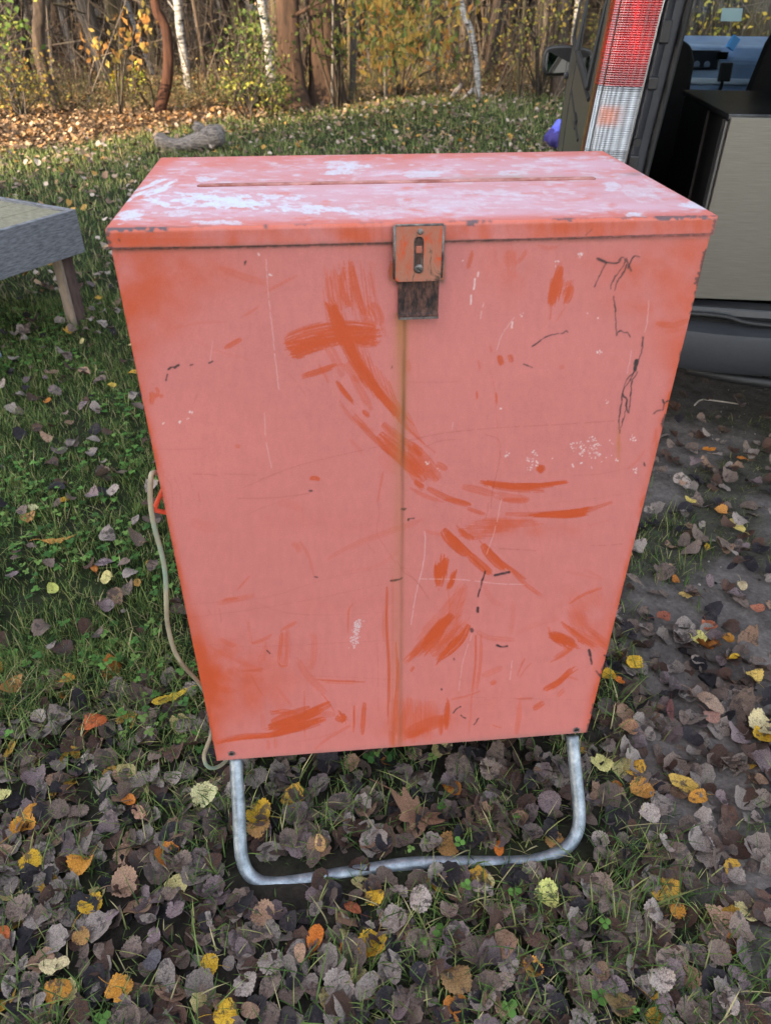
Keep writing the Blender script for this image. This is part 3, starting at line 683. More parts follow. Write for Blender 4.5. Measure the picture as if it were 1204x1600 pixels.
for sgn in (-1, 1):
    lamp(sgn)
    pz = np.linspace(.50, 1.80, 27)
    pl = MB(); prof = [(.787, .004), (.772, -.006), (.757, .004), (.75, .02), (.735, .024), (.724, .03), (.715, .07), (.70, .12), (.70, .30)]
    V = []; F = []; n = len(prof)
    for z in pz:
        sh = (hx(z)-hx(1.05))*(1 if z > 1.05 else .2)
        for x, y in prof: V.append((sgn*(x+sh), y, z))
    for i in range(len(pz)-1):
        for k in range(n-1): q = (i*n+k, i*n+k+1, (i+1)*n+k+1, (i+1)*n+k); F.append(q if sgn < 0 else q[::-1])
    pl.add(V, F).build('rear_pillar', PILL, van, auto=40)
    MB().tube([(sgn*(.712+(hx(z)-hx(1.05))), .03, z) for z in pz], .011, 8).build('door_seal', RUB, van, smooth=True)
    for z, h in ((1.02, .055), (1.245, .035), (1.375, .06)):
        MB().box((sgn*(.762+(hx(z)-hx(1.05))), -.006, z), (.030, .016, h)).build('pillar_recess', TRIM, van, bevel=.005)
    MB().tube([(sgn*.765, .0, 1.085), (sgn*.765, -.022, 1.085)], .012, 12).build('buffer', RUB, van)
    lo = MB(); lo.prism([(sgn*.70, .0), (sgn*.91, .0), (sgn*.93, .12), (sgn*.70, .12)], 'z', .50, .955); lo.build('lower_corner', PAINT, van)
# bumper with step, sill and rubber
bmp = MB(); prof = [(.10, .36), (-.04, .362), (-.068, .372), (-.078, .392), (-.082, .44), (-.080, .498), (-.074, .512), (-.058, .520), (-.01, .530), (.10, .534)]
nx_ = 48; V = []; F = []
for i in range(nx_+1):
    x = -.95+1.9*i/nx_; s = .11*abs(x/.95)**3.0
    for y, z in prof: V.append((x, y+s, z+.004*math.cos(x*9)))
n = len(prof)
for i in range(nx_):
    for k in range(n-1): F.append((i*n+k, i*n+k+1, (i+1)*n+k+1, (i+1)*n+k)[::-1])
bmp.add(V, F).build('rear_bumper', BUMP, van, auto=28)
MB().prism([(.0, .53), (.012, .575), (.06, .585), (.09, .53)], 'x', -.70, .70).build('load_sill', TRIM, van, bevel=.006)
MB().tube(spline([(-.70, -.005, .552), (-.45, -.012, .556), (-.36, -.018, .553), (-.30, -.03, .543), (-.15, -.035, .54), (.2, -.035, .54), (.7, -.03, .54)], 5), .009, 7).build('sill_rubber', RUB, van, smooth=True)
MB().tube(spline([(-.45, .0, .345), (-.2, -.04, .335), (.2, -.05, .33), (.6, .0, .345)], 6), .02, 8).build('tow_bar', RUB, van, smooth=True)
# mirrors
for sgn in (-1, 1):
    mr = empty('side_mirror', (sgn*1.00, 3.22, 1.06)); mr.parent = van
    pts = spline([np.array(p)*1.0 for p in [(-.105, -.03), (-.10, .05), (-.06, .082), (.05, .088), (.10, .07), (.105, -.04), (.07, -.078), (-.06, -.086), (-.10, -.06)]], 4)
    MB().prism([(p[0], p[1]) for p in pts], 'y', 0, .09).build('housing', TRIM, mr, bevel=.012)
    m_ = newmat("mirror_glass", (.85, .87, .88, 1), .02, 1)[0]
    MB().prism([(p[0]*.80, p[1]*.78) for p in pts], 'y', -.004, .002).build('mirror_glass', m_, mr).rotation_euler = (rad(-9), 0, rad(-sgn*4))
    MB().tube([(-sgn*.03, .06, -.05), (-sgn*.14, .12, -.06)], [.03, .035], 8).build('arm', TRIM, mr, smooth=True)
# raised tailgate
tg = empty('tailgate', (0, .02, 1.86)); tg.parent = van; tg.rotation_euler = (rad(-12), 0, 0)
MB().box((0, -.62, .02), (1.62, 1.24, .05)).build('tailgate_panel', PAINT, tg, bevel=.02)
MB().box((0, -.36, -.008), (1.3, .5, .012)).build('tailgate_window', newmat("tailgate_glass", srgb(20, 22, 22), .05, 0, .9)[0], tg, bevel=.004)
st_ = MB()
for sgn in (-1, 1): MB().tube([(sgn*.74, .05, 1.5), (sgn*.74, -.40, 1.93)], .011, 8).build('gas_strut', TRIM, van)

# ------------------------------------------------------------------ steel catering cabinet in the load bay
cab = empty('steel_cabinet', (0, 0, 0), label='brushed steel catering cabinet standing in the open load bay of the van', cat='cabinet')
cm = Matrix.Translation((1.62, 1.30, 0)) @ Matrix.Rotation(-rad(16), 4, 'Z'); q = cm @ Vector((-.500, .03, .588)); cab.location = q; cab.rotation_euler = (0, 0, -rad(11))
m, N, L, b = newmat("brushed_steel", srgb(150, 148, 142), .38, .85, .5); v = objco(N, L, (1.2, 1, 60)); n_ = noise_node(N, L, 9, 6, .7, v); v2 = objco(N, L); n2_ = noise_node(N, L, 2.5, 4, .6, v2)
r_ = ramp(N, L, n_.outputs[0], [(.3, srgb(104, 101, 94)), (.7, srgb(126, 123, 115))]); L.new(r_.outputs[0], b.inputs["Base Color"])
q_ = N.new("ShaderNodeMapRange"); q_.inputs[3].default_value = .36; q_.inputs[4].default_value = .55; L.new(n2_.outputs[0], q_.inputs[0]); L.new(q_.outputs[0], b.inputs["Roughness"]); bump(N, L, b, n_.outputs[0], .12, .001); STEEL = m
CX, CY, CZ = 1.0, .60, .575
MB().box((CX/2, .006, CZ/2), (CX-.004, .012, CZ-.012)).build('front_panel', STEEL, cab, bevel=.003)
MB().box((CX/2, CY/2+.012, CZ-.006), (CX+.012, CY+.02, .018)).build('top_panel', mottled("dark_steel_top", srgb(60, 62, 66), srgb(96, 98, 100), 8, .25, .8, bs=.1, bd=.001), cab, bevel=.003)
MB().box((.012, CY/2+.02, CZ/2), (.02, CY-.02, CZ-.03)).build('side_panel', newmat("cabinet_black", srgb(18, 18, 19), .5)[0], cab)
MB().box((CX-.012, CY/2+.02, CZ/2), (.02, CY-.02, CZ-.03)).build('side_panel', newmat("cabinet_black2", srgb(18, 18, 19), .5)[0], cab)
MB().box((CX/2, CY-.01, CZ/2), (CX-.05, .01, CZ-.03)).build('back_panel', newmat("cabinet_black3", srgb(24, 24, 25), .5)[0], cab)
MB().box((CX/2, CY/2+.02, .008), (CX-.05, CY-.04, .012)).build('base_panel', newmat("cabinet_black4", srgb(24, 24, 25), .5)[0], cab)
for y in (.018, .05, .24): MB().box((-.002, y, CZ/2-.004), (.008, .006, CZ-.03)).build('edge_strip', newmat("edge_strip_metal", srgb(110, 110, 110), .4, .8)[0], cab)

# ------------------------------------------------------------------ weathered wooden table on the left
WOODG = mottled("table_wood_grey", srgb(64, 65, 70), srgb(128, 128, 132), 18, .9, sc=(1.2, 1.2, 9), bs=.7, bd=.008, p=(.3, .7))
WOODT = mottled("table_wood_top", srgb(84, 80, 64), srgb(142, 136, 112), 14, .9, sc=(1.5, 9, 1.5), bs=.7, bd=.008, p=(.3, .7))
WOODB = mottled("table_leg_wood", srgb(110, 98, 88), srgb(140, 126, 112), 8, .9, sc=(4, 4, .7), bs=.5, bd=.005)
WOODR = mottled("table_leg_dark_brown", srgb(54, 38, 36), srgb(84, 66, 60), 10, .8, sc=(4, 4, .8), bs=.4, bd=.004)
kc = fd(119, 327, 3.83); tz = float(kc[2])
tb = empty('table', (float(kc[0]), float(kc[1]), 0), rad(-34), label='low weathered grey wooden table at the left edge of the grass', cat='table')
# local: -Y towards the camera along the near apron, -X away to the left; corner at 0,0
LX, LY, AH = 1.5, 1.15, .205
MB().box((-.014, -LY/2, tz-AH/2), (.028, LY, AH)).build('apron_board', WOODG, tb, bevel=.003)
MB().box((-LX/2-.014, -.013, tz-AH/2), (LX-.03, .026, AH)).build('apron_board', WOODG, tb, bevel=.003)
MB().box((-LX/2-.014, -LY+.013, tz-AH/2), (LX-.03, .026, AH)).build('apron_board', WOODG, tb, bevel=.003)
MB().box((-LX, -LY/2, tz-AH/2), (.028, LY-.06, AH)).build('apron_board', WOODG, tb, bevel=.003)
for k in range(8): MB().box((-.03-.09-k*.182, -LY/2, tz-.022), (.176, LY-.056, .022)).build('plank', WOODT, tb, bevel=.003)
for i, (x, y) in enumerate(((-.10, -.075), (-.10, -LY+.10), (-LX+.09, -.09), (-LX+.09, -LY+.10))):
    lg_ = MB().box((x, y, (tz-.035)/2), (.062, .075, tz-.035)).build('leg', WOODB, tb, bevel=.004)
    MB().box((x+.034, y+.006, (tz-.06)/2), (.010, .060, tz-.06)).build('dark_brown_face', WOODR, lg_, bevel=.002)  # one face of each leg in a darker brown
# small slatted board in the grass
bq = gp(2, 556); sb = empty('slatted_board', (float(bq[0])-.03, float(bq[1]), .012), rad(24), label='blue-grey slatted board lying in the grass at the left edge', cat='board')
for k in range(4): MB().box((-.14, -.05+k*.045, .008), (.34, .034, .016)).build('slat', mottled("slat_blue_%d" % k, srgb(104, 118, 136), srgb(132, 146, 160), 12, .7, sc=(1, 6, 1), bs=.3), sb, bevel=.003)
# pale dry stick under the van
sp = gp(1120, 632)
tag(MB().tube(spline([gp(1083, 637)+[0, 0, .012], gp(1094, 631)+[0, 0, .02], gp(1125, 634)+[0, 0, .02], gp(1158, 636)+[0, 0, .012]], 4), [.0035]*12+[.002], 6).build('stick', newmat("dry_stick", srgb(170, 160, 148), .8)[0], smooth=True), 'thin pale dry stick on the dark soil beneath the van bumper', 'stick')
# ------------------------------------------------------------------ worn paint of the orange cabinet: chalked pink film, rubbed-through orange, scratches, rust
CVH, CVW = 1260, 1204
yy, xx = np.mgrid[0:CVH, 0:CVW].astype(float)
PINK = np.array([.53, .166, .145]); ORG = np.array([.50, .078, .024]); DARK = np.array([.045, .035, .035]); RUST = np.array([.20, .065, .018]); PALE = np.array([.72, .62, .58]); DKR = np.array([.30, .055, .035])
K = .85
lowf = fbm(xx, yy, 1/140, 1, 4); fine = fbm(xx, yy*.35, 1/6, 2, 3); hz = fbm(xx*.25, yy, 1/10, 4, 3)
CVs = PINK*(1+.10*(lowf[..., None]-.5)+.10*(fine[..., None]-.5)+.05*(hz[..., None]-.5))
GLOSS = np.zeros((CVH, CVW))
def comp(mask, c, a=1.0, gloss=None):
    rs = np.flatnonzero(mask.max(1) > 0); 
    if not len(rs): return
    r0, r1 = rs[0], rs[-1]+1; cs = np.flatnonzero(mask[r0:r1].max(0) > 0); c0, c1 = cs[0], cs[-1]+1
    m_ = np.clip(mask[r0:r1, c0:c1]*a, 0, 1)[..., None]; CVs[r0:r1, c0:c1] = CVs[r0:r1, c0:c1]*(1-m_)+np.asarray(c)*m_
    if gloss is not None: GLOSS[r0:r1, c0:c1] = GLOSS[r0:r1, c0:c1]*(1-m_[..., 0])+gloss*m_[..., 0]
def part(y0, y1, x0, x1, f):
    """evaluate a mask only inside a window"""
    y0, y1, x0, x1 = max(int(y0), 0), min(int(y1), CVH), max(int(x0), 0), min(int(x1), CVW)
    M_ = np.zeros((CVH, CVW)); M_[y0:y1, x0:x1] = f(xx[y0:y1, x0:x1], yy[y0:y1, x0:x1]); return M_
def blob(cx, cy, rx, ry, a=.6, rot=0, c=ORG, nz=1.0, hard=1.0, sd=0, dirs=(1, 1)):
    x0, x1 = int(max(cx-3*max(rx, ry), 0)), int(min(cx+3*max(rx, ry), CVW)); y0, y1 = int(max(cy-3*max(rx, ry), 0)), int(min(cy+3*max(rx, ry), CVH))
    X_, Y_ = xx[y0:y1, x0:x1]-cx, yy[y0:y1, x0:x1]-cy; cr, sr = math.cos(rot), math.sin(rot)
    U, W = X_*cr+Y_*sr, -X_*sr+Y_*cr; d = (U/rx)**2+(W/ry)**2
    n_ = fbm((U+cx)/dirs[0], (W+cy)/dirs[1], 1/22, 7+sd, 5)
    m_ = np.exp(-d*hard)*(1-nz+nz*np.clip(n_*2.6-.75, 0, 1.3)); M_ = np.zeros((CVH, CVW)); M_[y0:y1, x0:x1] = m_; comp(M_, c, a, .6)
def stamp(M_, px, py, val, w=1.0):
    """soft round stamps"""
    r_ = max(w/2, .5); k = int(math.ceil(r_+.5)); ix, iy = np.round(px).astype(int), np.round(py).astype(int)
    for dy in range(-k, k+1):
        for dx in range(-k, k+1):
            X_, Y_ = ix+dx, iy+dy; ok = (X_ >= 0) & (X_ < CVW) & (Y_ >= 0) & (Y_ < CVH)
            dd = np.hypot(X_-px, Y_-py); val_ = val*np.clip(r_+.5-dd, 0, 1)
            np.maximum.at(M_, (Y_[ok], X_[ok]), val_[ok])
def resample(P, step=.7):
    Q = np.array(spline([np.array(p, float) for p in P], 10)); s = np.concatenate([[0], np.cumsum(np.linalg.norm(np.diff(Q, axis=0), axis=1))])
    t = np.arange(0, s[-1], step); return np.stack([np.interp(t, s, Q[:, 0]), np.interp(t, s, Q[:, 1])], 1), t
def dry(P, w, a=.9, c=ORG, dens=1.0, gap=.45, sd=0, wob=0, fade=.25, taper=True, fr=28):
    g = np.random.default_rng(sd+int(P[0][0]*3+P[0][1])); Q, t = resample(P); T_ = t/max(t[-1], 1)
    tan = np.gradient(Q, axis=0); tan /= np.linalg.norm(tan, axis=1)[:, None]+1e-9; nn = np.stack([-tan[:, 1], tan[:, 0]], 1); M_ = np.zeros((CVH, CVW))
    env = np.clip(np.minimum(T_, 1-T_)/max(fade, 1e-3), 0, 1)**.5 if taper else np.ones_like(T_)
    for k in range(max(int(w*2.1*dens), 3)):
        o = g.uniform(-.5, .5); s0, s1 = g.uniform(-.1, fade), 1-g.uniform(-.1, fade)
        n_ = vnoise(t/fr+g.uniform(0, 99), np.full_like(t, k*3.3), 1, sd); on = ((n_ > gap*(.4+1.2*abs(o)*1.0)) & (T_ > s0) & (T_ < s1)).astype(float)
        q = Q+nn*(o*w*(.55+.45*env))[:, None]+nn*(g.normal()*.3); stamp(M_, q[:, 0], q[:, 1], on*g.uniform(.55, 1), 1.3)
    comp(np.clip(M_*1.25, 0, 1), c, a, .9)
def line(P, w=1.0, a=.8, c=DARK, br=0.0, sd=0, wob=.4):
    g = np.random.default_rng(sd+int(P[0][0]*5+P[0][1])); Q, t = resample(P, .5); M_ = np.zeros((CVH, CVW))
    j = (vnoise(t/5, np.zeros_like(t), 1, sd+3)-.5)*2*wob; on = np.ones_like(t)
    if br: on = (vnoise(t/6+g.uniform(0, 50), np.zeros_like(t), 1, sd) > br).astype(float)
    stamp(M_, Q[:, 0]+j, Q[:, 1]+j*.5, on*(.6+.4*vnoise(t/4, t*0, 1, sd+9)), w); comp(M_, c, a, .2)
def flecks(cx, cy, rx, ry, n, c=PALE, s=(.8, 2.2), a=.85, sd=0):
    g = np.random.default_rng(sd+int(cx)); M_ = np.zeros((CVH, CVW))
    for _ in range(n):
        x, y = cx+g.normal()*rx*.5, cy+g.normal()*ry*.5; k = g.integers(1, 4)
        stamp(M_, x+g.normal(size=k)*1.2, y+g.normal(size=k)*1.2, np.ones(k), g.uniform(*s))
    comp(M_, c, a, .1)
def chip(P, w, c=DARK, a=.85, sd=0):
    """ragged chip along a path"""
    g = np.random.default_rng(sd+int(P[0][0])); Q, t = resample(P, .6); M_ = np.zeros((CVH, CVW)); n_ = vnoise(t/4+g.uniform(0, 50), t*0, 1, sd)
    for k in range(5): stamp(M_, Q[:, 0]+g.normal(size=len(t))*w*.28, Q[:, 1]+g.normal(size=len(t))*w*.28, (n_ > .35)*1.0, w*.5)
    comp(M_, c, a, .1)
Z2 = lambda *p: [(160+x*.41528, 380+y*.41528) for x, y in p]
Z3 = lambda *p: [(640+x*.39867, 380+y*.39867) for x, y in p]
Z4 = lambda *p: [(240+x*.34884, 780+y*.34884) for x, y in p]
Z5 = lambda *p: [(620+x*.33223, 780+y*.33223) for x, y in p]
# edge wear: the left and right rims of the front rubbed back to orange
lx = 172+(yy-388)*(338-172)/(1191-388); rx_ = 1112-(yy-365)*(1112-918)/(1144-365); front = yy > 372
dl_, dr_ = xx-lx, rx_-xx; nb = fbm(xx, yy, 1/60, 31, 4)
lw = np.interp(yy, [372, 420, 560, 640, 900, 950, 1010, 1060, 1120, 1191], [150, 120, 30, 9, 8, 16, 36, 110, 40, 16])
rw = np.interp(yy, [365, 420, 520, 600, 700, 900, 960, 1144], [80, 105, 50, 12, 8, 12, 16, 8])
comp(front*np.exp(-(np.maximum(dl_, 0)/lw)**1.6)*np.clip(nb*2.4-.35, .15, 1.1), ORG, .85, .7)
comp(front*np.exp(-(np.maximum(dr_, 0)/rw)**1.6)*np.clip(fbm(xx, yy, 1/50, 37, 4)*2.4-.5, .1, 1), ORG*1.05, .75, .7)
ne_ = fbm(xx*2, yy, 1/16, 33, 4); comp(front*np.exp(-(np.maximum(dl_, 0)/(1.5+9*np.clip(ne_*2-.7, 0, 1)))**2), ORG, .8, .7); comp(front*np.exp(-(np.maximum(dr_, 0)/(1.5+11*np.clip(ne_*2-.7, 0, 1)))**2), ORG, .75, .7)
ne_ = fbm(xx, yy, 1/11, 35, 4); comp(front*np.exp(-(np.maximum(dl_, 0)/1.6)**2)*np.clip(ne_*5-1.9, 0, 1), DARK*1.5, .8); comp(front*np.exp(-(np.maximum(dr_, 0)/1.4)**2)*np.clip(ne_*5-2.1, 0, 1), DARK*1.5, .75)
# broad smudges
for (x, y, a, b_, al, ro) in [(230, 420, 95, 36, .55, .1), (330, 430, 70, 26, .3, .1), (250, 480, 60, 40, .32, 0), (200, 520, 30, 60, .35, 0), (1010, 430, 70, 32, .42, -.2), (1050, 400, 50, 30, .4, 0), (960, 410, 60, 18, .28, .1),
                            (800, 420, 26, 40, .36, 0), (770, 410, 22, 26, .3, 0), (1000, 480, 60, 14, .26, .05), (350, 1060, 46, 50, .8, 0), (390, 1090, 60, 30, .35, 0), (420, 1030, 70, 22, .2, 0), (905, 960, 42, 40, .42, -.3), (640, 1130, 90, 26, .3, 0),
                            (700, 985, 26, 60, .32, .35), (665, 1130, 45, 22, .42, -.2), (790, 822, 70, 14, .5, -.06), (860, 830, 50, 10, .3, 0), (740, 1090, 60, 24, .14, 0), (500, 820, 120, 20, .1, 0), (1040, 505, 40, 8, .5, -.15), (450, 950, 160, 14, .12, -.1), (960, 560, 8, 4, .4, 0)]:
    blob(x, y, a, b_, al, ro, sd=int(x))
comp(((yy > 357-(xx-164)*.02096) & (yy < 388-(xx-172)*.02447))*np.clip(fbm(xx, yy*.4, 1/26, 131, 4)*2.6-.85, 0, 1), ORG*1.02, .75, .8)
comp(((yy > 357-(xx-164)*.02096) & (yy < 388-(xx-172)*.02447))*np.exp(-((yy-(359-(xx-164)*.02096))/3.)**2), np.array([.56, .13, .07]), .6)
# lid lip smudges
for (x, y, a, b_, al) in [(200, 372, 60, 14, .9), (290, 370, 60, 12, .4), (548, 366, 22, 14, .9), (600, 366, 30, 14, .5), (880, 356, 26, 12, .95), (850, 352, 60, 8, .5), (930, 352, 40, 10, .6), (1020, 350, 60, 10, .4), (1095, 350, 26, 16, .7), (430, 366, 20, 10, .3)]:
    blob(x, y, a, b_*1.2, min(al*1.15, 1), 0, nz=.25 if al > .8 else .6, sd=int(x)+5, dirs=(.5, 2))
